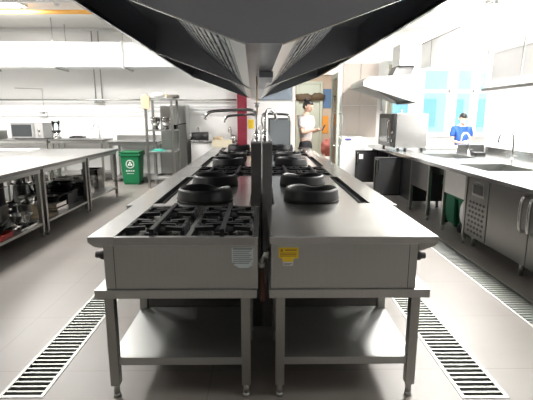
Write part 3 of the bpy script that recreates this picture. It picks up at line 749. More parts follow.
# things on the rack
tag(obj('white_bag', MB().sphere((-2.18, 9.3, 1.93), .12, 1.2, .8, .5, 20, .06), BAG, loc=(-2.12, 9.3, 1.86)), 'crumpled white bag on top of the rack', 'bag')
tag(obj('beige_cloth', MB().sphere((-2.38, 9.05, 1.90), .06, 1, .9, .6, 18, .08).box(-2.43, -2.27, 8.95, 8.995, 1.64, 1.90, .02).box(-2.455, -2.405, 8.96, 9.15, 1.70, 1.90, .02), CARTON, loc=(-2.43, 9.1, 1.7)), 'beige cloth hanging over the top left corner of the rack', 'cloth')
t = thing('knife_bundle', 'dark rolled bundle at the top right of the rack', 'bundle', (-1.85, 9.3, 1.86))
obj('roll', MB().tube([(-1.98, 9.25, 1.90), (-1.75, 9.25, 1.90)], .038, res=1).tube([(-1.99, 9.32, 1.896), (-1.74, 9.32, 1.896)], .035, res=1), mat('olive_grey', (.18, .17, .14), .8), t)
obj('blade', MB().box(-2.02, -1.97, 9.24, 9.27, 1.89, 1.95), CARTON, t)
for k, (dx, rr) in enumerate(((-.125, .105), (.095, .105))):
    t = thing('footed_bowl', 'large steel footed strainer bowl on the rack, %s one' % ['left', 'right'][k], 'bowl', (-2.12 + dx, 9.25 + .0, 1.22), 'footed bowls on the rack')
    x, y = -2.12 + dx, 9.25
    obj('bowl', MB().lathe([(0, .05), (rr * .5, .06), (rr * .85, .12), (rr * .98, .2), (rr, .25), (rr * 1.03, .255), (rr * .95, .245), (rr * .81, .13), (rr * .45, .07), (0, .062)], (x, y, 1.221), 24), CHROME, t)
    obj('foot_ring', MB().lathe([(.065, 0), (.07, 0), (.045, .058), (.04, .058), (.065, 0)], (x, y, 1.221), 20), DKST, t)
    obj('slots', MB().lathe([(rr * .95, .17), (rr * .985, .19), (rr * .995, .189), (rr * .96, .169)], (x, y, 1.221), 24), DKST, t)
pan(.055, 'small black pan on the right end of the bowl shelf', (-1.90, 9.5, 1.221), .2, 'black pans on the rack', h=.09)
tag(obj('teal_cutting_mat', MB().box(-2.34, -2.06, 9.12, 9.4, .771, .785, .004).box(-2.30, -2.12, 9.16, 9.34, .785, .812, .008), TEAL, loc=(-2.2, 9.25, .77)), 'teal cloths lying on the third tier of the rack', 'cloth')
gpan(.3, .3, .05, 'shallow steel tray on the bottom tier of the rack', (-2.1, 9.3, .211), None)
# tall grey cabinet behind rack
t = thing('tall_cabinet', 'tall brushed steel cabinet behind the rack at the back wall', 'cabinet', (-1.98, 10.2, 0))
obj('body', MB().box(-2.30, -1.72, 9.95, 10.5, .1, 1.75, .006), STEELF, t)
obj('door_seam', MB().box(-2.28, -1.74, 9.935, 9.95, 1.0, 1.73, .004).box(-2.28, -1.74, 9.935, 9.95, .12, .98, .004), STEELF, t)
obj('legs', MB().box(-2.28, -2.22, 10.0, 10.06, 0, .1).box(-1.8, -1.74, 10.0, 10.06, 0, .1).box(-2.28, -2.22, 10.4, 10.46, 0, .1).box(-1.8, -1.74, 10.4, 10.46, 0, .1), BLACK, t)
# on white counter
t = thing('black_canister', 'black cylinder with round steel end lying on the white counter', 'canister', (-1.55, 10.0, .94))
obj('body', MB().cyl((-1.62, 10.06, 1.045), (-1.24, 10.06, 1.045), .085, .10, 24), BLACK, t)
obj('end_cap', MB().lathe([(0, 0), (.096, 0), (.10, .02), (.095, .05), (0, .05)], (-1.67, 10.06, 1.045), 24, 'X'), CHROME, t)
tag(obj('cream_towel', MB().box(-1.14, -.68, 9.865, 9.893, .80, .965, .01).box(-1.14, -.68, 9.865, 10.0, .942, .968, .01), CREAM, loc=(-.9, 9.9, .94)), 'cream towel draped on the front edge of the white counter', 'towel')
tag(obj('ginger_roots', MB().sphere((-.98, 10.14, .99), .06, 1.3, 1, .8, 14, .15).sphere((-1.08, 10.15, .985), .055, 1.2, 1, .8, 14, .15), CARTON, loc=(-1.05, 10.1, .945)), 'tan lumpy bundle on the white counter behind the towel', 'food')
t = thing('metal_canister', 'round steel tub at the right end of the white counter', 'canister', (-.66, 10.18, .94))
obj('body', MB().lathe([(0, 0), (.05, 0), (.05, .12), (0, .12)], (-.66, 10.15, .9405), 20), CHROME, t)
obj('lid', MB().lathe([(0, 0), (.053, 0), (.053, .02), (0, .025)], (-.66, 10.15, 1.061), 20), LEGST, t)
# red panel and yellow notice
t = thing('red_cabinet', 'tall narrow dark red cabinet by the back wall under the hood end', 'cabinet', (-.46, 10.45, 0))
obj('body', MB().box(-.58, -.36, 10.35, 10.58, .0, 2.35, .004), RED, t)
obj('door_panel', MB().box(-.56, -.38, 10.335, 10.35, 1.2, 2.32, .003), RED, t)
tag(obj('yellow_notice', MB().box(-.33, -.20, YB - .012, YB - .001, 1.2, 1.42).box(-.31, -.22, YB - .016, YB - .012, 1.3, 1.36), YEL, loc=(-.26, YB, 1.2)), 'small yellow notice on the wall beside the red cabinet', 'notice')

# ------------------------------------------------------------------ ducts and pipes, left back wall
def duct_section(x0, x1, y0, y1, z0, z1, lab, m=GALV, group='white air duct sections on the back wall'):
    t = thing('air_duct', lab, 'duct', ((x0 + x1) / 2, (y0 + y1) / 2, z0), group)
    obj('body', MB().box(x0 + .01, x1 - .01, y0, y1, z0, z1, .004), m, t)
    obj('flange', MB().box(x0, x0 + .012, y0 - .02, y1 + .02, z0 - .02, z1 + .02), m, t); obj('flange', MB().box(x1 - .012, x1, y0 - .02, y1 + .02, z0 - .02, z1 + .02), m, t)
    br = MB().box((x0 + .05), x0 + .09, y0 - .12, y1 + .05, z0 - .05, z0 - .022)
    for yy in (y0 - .1, y1 + .04): br.cyl((x0 + .07, yy, z0 - .03), (x0 + .07, yy, CZ - .001), .006)
    obj('hanger', br, LEGST, t)
    return t
dsx = [-7.1, -5.95, -4.44, -2.98, -1.5]
for k, (a, b) in enumerate(zip(dsx, dsx[1:])):
    duct_section(a, b - .003, 9.62, 10.1, 2.53, 3.04, ['white air duct section at the far left of the back wall, outermost', 'white air duct section left of the twin vertical conduits', 'grey-sheened air duct section crossed by the twin vertical conduits', 'white air duct section ending behind the central hood'][k], WHITE if k < 2 else GALV)
t = thing('conduit', 'pair of thin vertical conduits on the back wall joined at the bottom', 'conduit', (-3.9, 10.5, 1.8))
obj('pipe', MB().cyl((-3.93, 10.52, 1.84), (-3.93, 10.52, 3.42), .014).cyl((-3.78, 10.52, 1.84), (-3.78, 10.52, 3.42), .014), LEGST, t)
obj('clip', MB().box(-3.97, -3.74, 10.5, 10.58, 1.80, 1.84), LEGST, t)
for z, r, m, lab in ((1.875, .02, LEGST, 'dark horizontal pipe along the back wall, uppermost of three'), (1.71, .016, GALV, 'pale horizontal pipe along the back wall, middle of three'), (1.60, .016, GALV, 'pale horizontal pipe along the back wall, lowest of three')):
    tag(obj('wall_pipe', MB().cyl((XL + .01, 10.47, z), (-.6, 10.47, z), r), m, loc=(-4, 10.47, z)), lab, 'pipe', 'horizontal pipes on the back wall')
t = thing('socket_box', 'small white socket box on the back wall above the blender', 'socket', (-5.2, 10.55, 1.5))
obj('box', MB().box(-5.3, -5.12, 10.51, 10.59, 1.5, 1.67, .008), WHITE, t)
obj('socket', MB().box(-5.21, -5.16, 10.50, 10.511, 1.56, 1.62), DKST, t)
obj('cable', MB().tube([(-5.21, 10.58, 1.67), (-5.21, 10.58, 2.13), (-5.85, 10.58, 2.15)], .006, res=1), LEGST, t)
t = thing('yellow_pipe', 'orange-yellow pipe running under the ceiling at upper left', 'pipe', (-4, 8.6, 3.4))
obj('pipe', MB().cyl((-4.95, 8.62, 3.41), (-2.6, 8.62, 3.41), .04), YELP, t)
obj('bracket', MB().box(-4.5, -4.47, 8.6, 8.64, 3.44, 3.499).box(-3.2, -3.17, 8.6, 8.64, 3.44, 3.499), LEGST, t)
tag(obj('ceiling_sensor', MB().lathe([(0, 0), (.03, .01), (.045, .045), (.045, .06), (0, .06)], (-3.72, 8.4, CZ - .061), 18), WHITE, loc=(-3.72, 8.4, 3.44)), 'small round white sensor on the ceiling above the yellow pipe', 'sensor')

# ------------------------------------------------------------------ right side counter run
ZT = .87; XC = 2.35
t = thing('counter_worktop', 'long stainless worktop with sunk basins along the right aisle', 'counter', (3.1, 6, .83))
tp = MB()
sk = [(2.62, 3.25, 4.95, 5.75), (2.70, 3.30, 6.5, 7.4)]
ys = [2.6, 4.95, 5.75, 6.5, 7.4, 9.6]
for a, b in zip(ys, ys[1:]):
    s = [q for q in sk if q[2] == a]
    if s:
        q = s[0]; tp.box(XC, q[0], a, b, ZT - .045, ZT).box(q[1], 3.98, a, b, ZT - .045, ZT)
    else: tp.box(XC, 3.98, a, min(b, 7.7), ZT - .045, ZT)
tp.box(XC, 3.05, 7.7, 9.6, ZT - .045, ZT)
obj('worktop', tp, TOPST, t)
for q in sk:
    obj('sink_bowl', MB().box(q[0], q[1], q[2], q[3], .62, .63).box(q[0], q[0] + .006, q[2], q[3], .63, ZT - .001).box(q[1] - .006, q[1], q[2], q[3], .63, ZT - .001).box(q[0] + .006, q[1] - .006, q[2], q[2] + .006, .63, ZT - .001).box(q[0] + .006, q[1] - .006, q[3] - .006, q[3], .63, ZT - .001), SHELFST, t)
obj('upstand', MB().box(3.955, 3.985, 2.6, 7.7, ZT, ZT + .10, .003), STEEL, t)
def cleg(y, lab=None):
    l = obj('leg', MB().box(XC + .05, XC + .095, y, y + .045, .07, ZT - .045, .003), LEGST, t)
    obj('foot', MB().cyl((XC + .072, y + .022, 0), (XC + .072, y + .022, .08), .018, .015), LEGST, l)
for y in (4.96, 5.58, 6.12, 6.86): cleg(y)
obj('sink_apron', MB().box(XC + .052, XC + .065, 5.01, 5.575, .52, ZT - .045), HOODL, t)
obj('side_panel', MB().box(XC + .052, XC + .065, 6.17, 6.855, .42, ZT - .045), FRIDGEST, t)
obj('rear_support', MB().box(3.9, 3.95, 2.7, 7.6, 0, ZT - .045), DKST, t)
# near counter fridge with vent
t = thing('counter_fridge', 'stainless under-counter fridge with control display and vent grille, near right', 'fridge', (2.7, 3.8, 0), 'under-counter fridges')
fx = XC + .05
obj('body', MB().box(fx + .03, 3.1, 2.66, 4.93, .13, ZT - .047), DARKDOOR, t)
for y in (2.75, 3.9, 4.85): obj('leg', MB().cyl((fx + .08, y, 0), (fx + .08, y, .13), .022), LEGST, t)
for y in (2.75, 4.85): obj('leg', MB().cyl((3.0, y, 0), (3.0, y, .13), .022), LEGST, t)
cpn = obj('control_panel', MB().box(fx, fx + .03, 4.47, 4.93, .14, ZT - .05, .004), FRIDGEST, t)
dsp = obj('display', MB().box(fx - .006, fx, 4.55, 4.82, .62, .77, .002), CHROME, cpn)
obj('display', MB().box(fx - .008, fx - .006, 4.58, 4.79, .645, .745), BLACK, cpn)
gr = MB()
for r in range(7):
    for c in range(5):
        cy, cz = 4.54 + c * .075 + (r % 2) * .018, .20 + r * .056
        gr.prism([(cy - .032, cz), (cy, cz + .018), (cy + .032, cz), (cy, cz - .018)], fx - .003, fx + .001, 'X')
obj('vent_grille', gr, BLACK, cpn)
for a, b, hy in ((3.74, 4.45, 3.80), (3.03, 3.73, 3.67), (2.67, 3.02, 2.73)):
    d = obj('door', MB().box(fx, fx + .03, a, b, .14, ZT - .05, .006), FRIDGEST, t)
    obj('handle', MB().tube([(fx, hy, .78), (fx - .045, hy, .76), (fx - .055, hy, .62), (fx - .045, hy, .48), (fx, hy, .46)], .017, res=4), CHROME, d)
# far counter fridge with two doors open
t = thing('counter_fridge', 'dark under-counter fridge with two doors standing open, far right', 'fridge', (2.7, 8.2, 0), 'under-counter fridges')
fx = XC + .08
obj('body', MB().box(fx, 3.0, 6.95, 7.42, .12, ZT - .047).box(fx + .5, 3.0, 7.42, 9.5, .12, ZT - .047).box(fx, fx + .5, 7.42, 9.5, .12, .16).box(fx, fx + .5, 7.42, 9.5, ZT - .08, ZT - .047).box(fx, fx + .5, 9.44, 9.5, .16, ZT - .08).box(fx, fx + .5, 8.2, 8.26, .16, ZT - .08), DARKDOOR, t)
for y in (7.05, 9.4):
    for xx in (fx + .05, 2.93): obj('leg', MB().cyl((xx, y, 0), (xx, y, .12), .022), LEGST, t)
for yd, tilt in ((7.42, 0), (8.98, 0)):
    d = obj('door', MB().box(fx - .475, fx - .005, yd, yd + .05, .13, .80, .008), DARKDOOR, t, label='dark open door')
    obj('gasket', MB().box(fx - .46, fx - .02, yd + .05, yd + .06, .15, .78), GASKET, d)
    obj('handle', MB().box(fx - .455, fx - .415, yd - .05, yd, .54, .76, .006), CHROME, d)
    obj('door_edge', MB().box(fx - .475, fx - .455, yd - .003, yd, .14, .79).box(fx - .03, fx - .01, yd - .003, yd, .14, .79).box(fx - .455, fx - .03, yd - .003, yd, .14, .16).box(fx - .455, fx - .03, yd - .003, yd, .77, .79), BLACK, d)
    if yd > 8: obj('sticker', MB().box(fx - .42, fx - .32, yd - .005, yd - .0005, .62, .72), WPAPER, d, label='white square sticker')
# bins under the counter
bin_(2.78, 5.27, .46, .46, .50, GREEN, 'green bin under the sink basin beside the near fridge', group='bins under the right counter')
bin_(2.80, 5.88, .40, .40, .60, DGREEN, 'dark green bin in the open bay between the counter legs', group='bins under the right counter')
tag(obj('plastic_bag', MB().sphere((2.47, 5.10, .34), .09, .6, .8, 1.7, 18, .06), BAG, loc=(2.47, 5.10, .3)), 'white plastic bag hanging beside the near fridge and green bin', 'bag')
gooseneck(3.62, 6.2, ZT, .42, .22, -1, 0, 'tall gooseneck tap by the right wall, nearest on the worktop', r=.016)
gooseneck(3.62, 7.55, ZT, .34, .16, -1, -.2, 'gooseneck tap in front of the person in blue', r=.015)
t = thing('steel_container', 'grey steel container behind the far sink tap', 'container', (3.75, 7.5, ZT))
obj('body', MB().box(3.48, 3.92, 7.60, 7.69, ZT + .001, ZT + .13, .004), DKST, t); obj('rim', MB().box(3.47, 3.93, 7.59, 7.70, ZT + .131, ZT + .14, .002), STEEL, t)
tag(obj('dark_sponge', MB().box(3.42, 3.60, 6.9, 7.05, ZT + .001, ZT + .055, .015), BLACK, loc=(3.5, 7, ZT)), 'small dark box on the worktop right of the far sink', 'box')
tag(obj('soap_dispenser', MB().prism([(6.46, 1.55), (6.58, 1.55), (6.56, 1.46), (6.48, 1.46)], 3.9, 3.998, 'X').box(3.94, 3.998, 6.44, 6.60, 1.56, 1.70, .01), WHITE, loc=(3.95, 6.5, 1.46)), 'white dispenser on the right wall above the near tap', 'dispenser')
# oven on far counter
t = thing('combi_oven', 'square steel oven with dark glass front on the far counter', 'oven', (2.75, 8.4, ZT))
ox0, ox1, oy0, oy1 = 2.44, 3.02, 7.92, 8.98
obj('body', MB().box(ox0, ox1, oy0, oy1, ZT + .05, 1.55, .012), TOPST, t)
od = obj('door', MB().box(ox0 - .03, ox0, oy0 + .2, oy1 - .01, ZT + .06, 1.54, .006), DKST, t)
obj('window', MB().box(ox0 - .034, ox0 - .03, oy0 + .28, oy1 - .1, ZT + .14, 1.46), GLASSD, od)
obj('handle', MB().tube([(ox0 - .03, oy0 + .25, 1.02), (ox0 - .08, oy0 + .25, 1.04), (ox0 - .08, oy0 + .25, 1.38), (ox0 - .03, oy0 + .25, 1.4)], .012, res=3), CHROME, od)
cp = obj('control_panel', MB().box(ox0 - .025, ox0, oy0 + .01, oy0 + .19, ZT + .06, 1.54, .004), BLACK, t)
for zz in (1.05, 1.2): obj('dial', MB().cyl((ox0 - .045, oy0 + .1, zz), (ox0 - .025, oy0 + .1, zz), .03), CHROME, cp)
for a in (ox0 + .05, ox1 - .09):
    for b in (oy0 + .05, oy1 - .09): obj('foot', MB().box(a, a + .04, b, b + .04, ZT + .0005, ZT + .05), BLACK, t)
obj('steam_pipe', MB().cyl((ox0 + .3, 8.6, 1.55), (ox0 + .3, 8.6, 1.62), .015), CHROME, t)
# far wall hood
t = thing('extractor_hood', 'light steel canopy hood over the oven at far right', 'extractor hood', (2.6, 9.8, 2.1))
hx0, hx1, hy0, hy1 = 2.06, 3.30, 9.0, 10.3
HF = mat('hood_pale_steel', (.50, .50, .47), .45, .6)
obj('front_panel', MB().prism([(hx0, 2.10), (hx0, 2.20), (hx0 + .1, 2.27), (hx1, 2.34), (hx1, 1.76), (hx1 - .12, 1.76)], hy0, hy0 + .03), HF, t)
obj('rear_panel', MB().prism([(hx0, 2.10), (hx0, 2.20), (hx0 + .1, 2.27), (hx1, 2.34), (hx1, 1.76), (hx1 - .12, 1.76)], hy1 - .03, hy1), HF, t)
obj('canopy', MB().prism([(hx0, 2.10), (hx0, 2.20), (hx0 + .1, 2.27), (hx1, 2.34), (hx1, 2.32), (hx0 + .1, 2.25), (hx0 + .02, 2.19), (hx0 + .02, 2.10)], hy0 + .03, hy1 - .03), HF, t)
obj('baffle_filter', MB().prism([(hx0 + .3, 2.24), (hx1 - .12, 1.80), (hx1 - .12, 1.84), (hx0 + .3, 2.27)], hy0 + .03, hy1 - .03), DKST, t)
obj('gutter', MB().box(hx1 - .16, hx1, hy0 + .03, hy1 - .03, 1.76, 1.80), DKST, t)
obj('neck', MB().prism([(2.72, 2.32), (3.10, 2.33), (3.18, 2.52), (2.82, 2.52)], 9.3, 9.7), DKST, t)
db = obj('duct_box', MB().box(2.84, 3.24, 9.2, 9.75, 2.53, 2.95, .004), WHITE, t)
ed = MB(); 
for q in ((2.83, 2.85, 2.52, 2.96), (3.23, 3.25, 2.52, 2.96), (2.85, 3.23, 2.52, 2.54), (2.85, 3.23, 2.94, 2.96)): ed.box(q[0], q[1], 9.18, 9.2, q[2], q[3])
obj('flange', ed, LEGST, db)
# long white duct along right wall
t = thing('air_duct', 'long white duct hung high along the right wall', 'duct', (3.8, 6.5, 2.6))
obj('body', MB().box(3.62, 3.98, 2.8, 10.2, 2.55, 3.09, .004), WHITE, t)
jt = MB()
for y in (5.2, 6.2, 7.1, 8.3, 9.6): jt.box(3.612, 3.62, y, y + .012, 2.53, 3.11)
jt.box(3.60, 3.625, 2.8, 10.2, 3.085, 3.10)
obj('joint_strip', jt, mat('joint_grey', (.3, .3, .3), .6), t)
obj('hanger', MB().box(3.7, 3.72, 4, 4.02, 3.09, CZ - .001).box(3.7, 3.72, 8, 8.02, 3.09, CZ - .001), LEGST, t)
# hanging shelf on rods
t = thing('hanging_shelf', 'white shelf hung on rods high above the right counter', 'shelf', (3.3, 5, 1.9))
obj('board', MB().box(3.02, 3.5, 3.4, 6.05, 1.835, 1.86, .002), WHITE, t)
obj('edge_rail', MB().box(3.0, 3.02, 3.4, 6.05, 1.83, 1.868), LEGST, t)
for y in (6.0, 5.2, 3.9): obj('rod', MB().cyl((3.03, y, 1.868), (3.05, y, CZ - .001), .008), LEGST, t)
t = thing('ceiling_diffuser', 'square air diffuser on the ceiling at upper right', 'vent', (4.2, 7.9, 3.45))
# chest freezer
t = bpy.data.objects['ceiling_diffuser']
obj('frame', MB().box(3.98 - .03, 4.02 - .03, 7.6, 8.1, 3.44, 3.499).box(4.38, 4.42, 7.6, 8.1, 3.44, 3.499).box(3.99, 4.38, 7.6, 7.64, 3.44, 3.499).box(3.99, 4.38, 8.06, 8.1, 3.44, 3.499), LEGST, t)
obj('slats', MB().box(4.05, 4.35, 7.7, 7.72, 3.45, 3.49).box(4.05, 4.35, 7.8, 7.82, 3.45, 3.49).box(4.05, 4.35, 7.9, 7.92, 3.45, 3.49), LEGST, t)
t = thing('chest_freezer', 'white chest freezer below the beige boards, right of the doorway', 'freezer', (2.1, 10.1, 0))
obj('body', MB().box(1.76, 2.33, 9.72, 10.5, .05, .96, .01), WHITE, t)
obj('lid', MB().box(1.755, 2.335, 9.71, 10.51, .965, 1.03, .012), WHITE, t)
obj('badge', MB().box(1.86, 2.0, 9.704, 9.71, .975, 1.01), BLUEINK, t, label='blue badge')
obj('plinth', MB().box(1.8, 2.3, 9.78, 10.45, 0, .05), BLACK, t)
# white counter behind the run, in front of person
t = thing('white_counter', 'low white counter under the windows in front of the blue-shirted person', 'counter', (4.4, 8.5, 0))
obj('body', MB().box(3.09, 5.2, 8.1, 8.55, 0, .90), WHITE, t)
obj('worktop', MB().box(3.07, 5.22, 8.08, 8.58, .90, .925, .004), WHITE, t)
# small wall fitting next to oven
tag(obj('wall_lamp_switch', MB().box(2.86, 2.96, 10.5, 10.599, 1.62, 1.95, .01).box(2.88, 2.94, 10.46, 10.5, 1.55, 1.68, .006), mat('pale_grey_plastic', (.55, .55, .52), .5), loc=(2.9, 10.55, 1.6)), 'pale vertical wall fitting behind the oven', 'fitting')
# through the doorway
tag(obj('leaf_garland', MB().sphere((1.33, 14.05, 2.08), .16, 1.9, .4, .7, 14, .25).sphere((1.75, 14.05, 2.1), .14, 1.7, .4, .8, 14, .25), LEAF, loc=(1.5, 14.05, 2.1)), 'dark dried-leaf garland over the corridor door', 'garland')
tag(obj('orange_notice', MB().box(.97, 1.09, 14.18, 14.199, 1.2, 1.55), ORANGE, loc=(1, 14.19, 1.3)), 'orange notice on the corridor wall left of the woman', 'notice')
tag(obj('yellow_poster', MB().box(1.96, 2.14, 14.18, 14.199, .95, 1.5), ORANGE, loc=(2.3, 14.19, 1.3)), 'orange-yellow poster on the corridor wall right of the woman', 'poster')
tag(obj('blue_sign', MB().box(1.97, 2.25, 14.18, 14.199, 1.75, 2.35), NAVY, loc=(2.4, 14.19, 2)), 'blue sign high on the corridor wall', 'sign')
t = thing('potted_flowers', 'pink flowers in a pale pot on the corridor floor', 'plant', (2.2, 13.2, 0))
obj('pot', MB().lathe([(0, 0), (.13, 0), (.17, .3), (.15, .3), (0, .27)], (2.02, 13.2, 0), 20), WHITE, t)
obj('flowers', MB().sphere((2.02, 13.2, .55), .2, 1, 1, 1.3, 16, .3), mat('flower_pink', (.45, .15, .13), .7, 0, .5, (20, 20, 20)), t)

# outside
ob = thing('neighbour_building', 'pale cyan building with blue windows seen through the glass', 'building', (8, 24, -6))
obj('wall', MB().box(2, 20, 24, 26, -8, 3.9), CYAN, ob)
for xx in (7.2, 8.7, 10.2, 11.7):
    for zz in (-1.8, .9):
        w_ = obj('window', MB().box(xx, xx + .8, 23.94, 24.0, zz, zz + 1.5), CYAND, ob)

# ------------------------------------------------------------------ people
def skin_obj(name, nodes, edges, m, parent, sub=2, root=None):
    bm = bmesh.new(); lay = bm.verts.layers.skin.verify(); V = {}
    off = rootloc(parent)
    for k, (x, y, z, rx, *ry) in nodes.items():
        v = bm.verts.new(Vector((x, y, z)) - off); v[lay].radius = (rx, ry[0] if ry else rx); V[k] = v
    if root: V[root][lay].use_root = True
    else: V[next(iter(nodes))][lay].use_root = True
    for a, b in edges: bm.edges.new((V[a], V[b]))
    me = bpy.data.meshes.new(name); bm.to_mesh(me); bm.free(); me.materials.append(m)
    o = bpy.data.objects.new(name, me); COL.objects.link(o); o.parent = parent
    s = o.modifiers.new('Skin', 'SKIN'); s.use_smooth_shade = True
    d = o.modifiers.new('Subsurf', 'SUBSURF'); d.levels = sub; d.render_levels = sub
    return o
def person(px, py, H, face, lab, top_m, trous_m, head_pitch=0., bun=False, mask=False, long_sleeve=False, hold='phone', cap=False):
    """face: unit (fx,fy). forearms bent forward. All built in a local frame: f forward, s to the figure's left"""
    t = thing('person', lab, 'person', (px, py, 0))
    fx, fy = face; sxv, syv = -fy, fx
    k = H / 1.70
    def W(f_, s_, z): return (px + (fx * f_ + sxv * s_) * k, py + (fy * f_ + syv * s_) * k, z * k)
    def N(f_, s_, z, r, r2=None): return (*W(f_, s_, z), r * k, (r2 or r) * k)
    body = {'pel': N(0, 0, .93, .105, .12), 'wst': N(0, 0, 1.08, .09, .105), 'chs': N(.0, 0, 1.26, .105, .125), 'shc': N(-.01, 0, 1.38, .08, .10), 'nk': N(0, 0, 1.46, .048), 'hd': N(.02, 0, 1.52, .045)}
    ed = [('pel', 'wst'), ('wst', 'chs'), ('chs', 'shc'), ('shc', 'nk'), ('nk', 'hd')]
    for s, n in ((1, 'l'), (-1, 'r')):
        wz = 1.17 if hold == 'phone' else 1.07; wf = .30
        body.update({'sh' + n: N(0, s * .155, 1.375, .055), 'el' + n: N(.03, s * .20, 1.10, .038), 'wr' + n: N(wf - .04, s * .07, wz - .01, .024), 'pm' + n: N(wf + .03, s * .05, wz + .015, .026, .03),
                     'hp' + n: N(0, s * .09, .88, .085), 'kn' + n: N(.02, s * .10, .49, .055), 'an' + n: N(0, s * .10, .09, .036), 'to' + n: N(.14, s * .11, .035, .03)})
        ed += [('shc', 'sh' + n), ('sh' + n, 'el' + n), ('el' + n, 'wr' + n), ('wr' + n, 'pm' + n), ('pel', 'hp' + n), ('hp' + n, 'kn' + n), ('kn' + n, 'an' + n), ('an' + n, 'to' + n)]
    obj_b = skin_obj('body', body, ed, SKIN, t, 2, 'pel')
    # fingers
    for s, n in ((1, 'l'), (-1, 'r')):
        wz = 1.17 if hold == 'phone' else 1.07; wf = .30
        fn = {}; fe = []
        for q in range(4):
            o_ = (q - 1.5) * .017; L = (.062, .072, .068, .052)[q]
            fn['a%d' % q] = N(wf + .03, s * .05, wz + .02 + o_ * .8, .008)
            fn['b%d' % q] = N(wf + .03 + L * .6, s * (.045 - .004), wz + .025 + o_, .0078)
            fn['c%d' % q] = N(wf + .03 + L * .9, s * (.045 - .028), wz + .03 + o_, .007)
            fe += [('a%d' % q, 'b%d' % q), ('b%d' % q, 'c%d' % q)]
        fn['t0'] = N(wf, s * .045, wz + .03, .010); fn['t1'] = N(wf + .035, s * .025, wz + .05, .009); fn['t2'] = N(wf + .055, s * .01, wz + .055, .008)
        fe += [('t0', 't1'), ('t1', 't2')]
        for q in range(4): pass
        skin_obj('fingers', fn, fe, SKIN, obj_b, 1)
    # clothes: shirt with sleeves, trousers, shoes
    sh = {'hem': N(0, 0, .90, .135, .165), 'w': N(0, 0, 1.08, .13, .15), 'c': N(.0, 0, 1.25, .14, .165), 's': N(-.01, 0, 1.36, .095, .13), 'n': N(0, 0, 1.42, .062)}
    se = [('hem', 'w'), ('w', 'c'), ('c', 's'), ('s', 'n')]
    for s, n in ((1, 'l'), (-1, 'r')):
        sh['sh' + n] = N(0, s * .165, 1.37, .082); sh['u' + n] = N(.02, s * .20, 1.18, .07)
        se += [('s', 'sh' + n), ('sh' + n, 'u' + n)]
        if long_sleeve:
            sh['e' + n] = N(.03, s * .20, 1.10, .05); sh['f' + n] = N(.15, s * .14, 1.075, .04); se += [('u' + n, 'e' + n), ('e' + n, 'f' + n)]
    skin_obj('shirt', sh, se, top_m, t, 2, 'c')
    tr = {'b': N(0, 0, .99, .11, .135), 'p': N(0, 0, .9, .115, .14)}
    te = [('b', 'p')]
    for s, n in ((1, 'l'), (-1, 'r')):
        tr.update({'h' + n: N(0, s * .09, .84, .10), 'k' + n: N(.02, s * .10, .49, .072), 'a' + n: N(0, s * .10, .13, .06)})
        te += [('p', 'h' + n), ('h' + n, 'k' + n), ('k' + n, 'a' + n)]
        so = {'a': N(-.03, s * .10, .06, .045), 'm': N(.07, s * .105, .045, .045), 't': N(.17, s * .115, .035, .035)}
        skin_obj('shoe', so, [('a', 'm'), ('m', 't')], BLACK, t, 2)
    skin_obj('trousers', tr, te, trous_m, t, 2, 'p')
    # head
    hb = bmesh.new(); bmesh.ops.create_uvsphere(hb, u_segments=28, v_segments=20, radius=1)
    cp_, sp_ = math.cos(head_pitch), math.sin(head_pitch)
    def HL(a, s, z):      # head-local: forward, side, up about head centre; pitch forward
        f2 = a * cp_ + z * sp_; z2 = z * cp_ - a * sp_
        return W(.035 + f2 + sp_ * .02, s, 1.595 + z2)
    for v in hb.verts:
        a, s, z = v.co.x, v.co.y, v.co.z
        w = 1 - .28 * max(0, -z) ** 1.2
        fa = a * .098; fs = s * .076 * w; fz = z * .118
        if a > 0 and z < 0: fa *= 1 - .12 * max(0, -z - .3)
        if a > .8: fa -= (.006 if abs(z) < .25 and .25 < abs(s) < .55 else 0)
        v.co = Vector(HL(fa, fs, fz))
    for f_ in hb.faces: f_.smooth = True
    m_ = MB(); m_._join(hb)
    hd = obj('head', m_, SKIN, t)
    def small(name, a, s, z, r, m, sx_=1, sz_=1): obj(name, MB().sphere(HL(a, s, z), r * k, 1, 1, sz_, 12), m, hd)
    small('nose', .102, 0, -.02, .013, SKIN, 1, 1.6)
    for s in (-1, 1):
        small('eye', .090, s * .030, .008, .0095, BLACK); small('ear', .0, s * .078, -.01, .018, SKIN, 1, 1.6)
    small('mouth', .092, 0, -.062, .012, mat('lips', (.5, .18, .16), .5), 1, .4)
    hr = bmesh.new(); bmesh.ops.create_uvsphere(hr, u_segments=28, v_segments=20, radius=1)
    for v in list(hr.verts):
        a, s, z = v.co
        if (a > .30 and z < .42) or (z < (-.15 if cap else -.55)) or (a > .1 and z < -.05): hr.verts.remove(v)
    for v in hr.verts:
        v.co = Vector(HL(v.co.x * .108 - .004, v.co.y * .086, v.co.z * .128 + .004))
    for f_ in hr.faces: f_.smooth = True
    m_ = MB(); m_._join(hr); hair = obj('hair', m_, HAIR, hd)
    sd_ = hair.modifiers.new('Solid', 'SOLIDIFY'); sd_.thickness = .012; sd_.offset = -1
    if bun: obj('hair_bun', MB().sphere(HL(-.085, 0, .10), .042 * k, 1, 1, .9, 16, .04), HAIR, hd)
    if mask: obj('face_mask', MB().sphere(HL(.058, 0, -.045), .058 * k, .95, 1.0, .8, 16), MASKW, hd)
    return t, W, k
pt, W, k = person(.90, 8.95, 1.80, (.80, -.60), 'woman with dark hair in a bun, white shirt, black trousers, looking at phone', TSHIRT, TROUS, .32, bun=True)
c = Vector(W(.385, 0, 1.195))
t = thing('smartphone', 'dark smartphone held in the hands of the woman in white', 'phone', tuple(c))
obj('body', MB().box(c.x - .012, c.x + .012, c.y - .036, c.y + .036, c.z - .06, c.z + .07, .005, ('Y', .5)), BLACK, t)
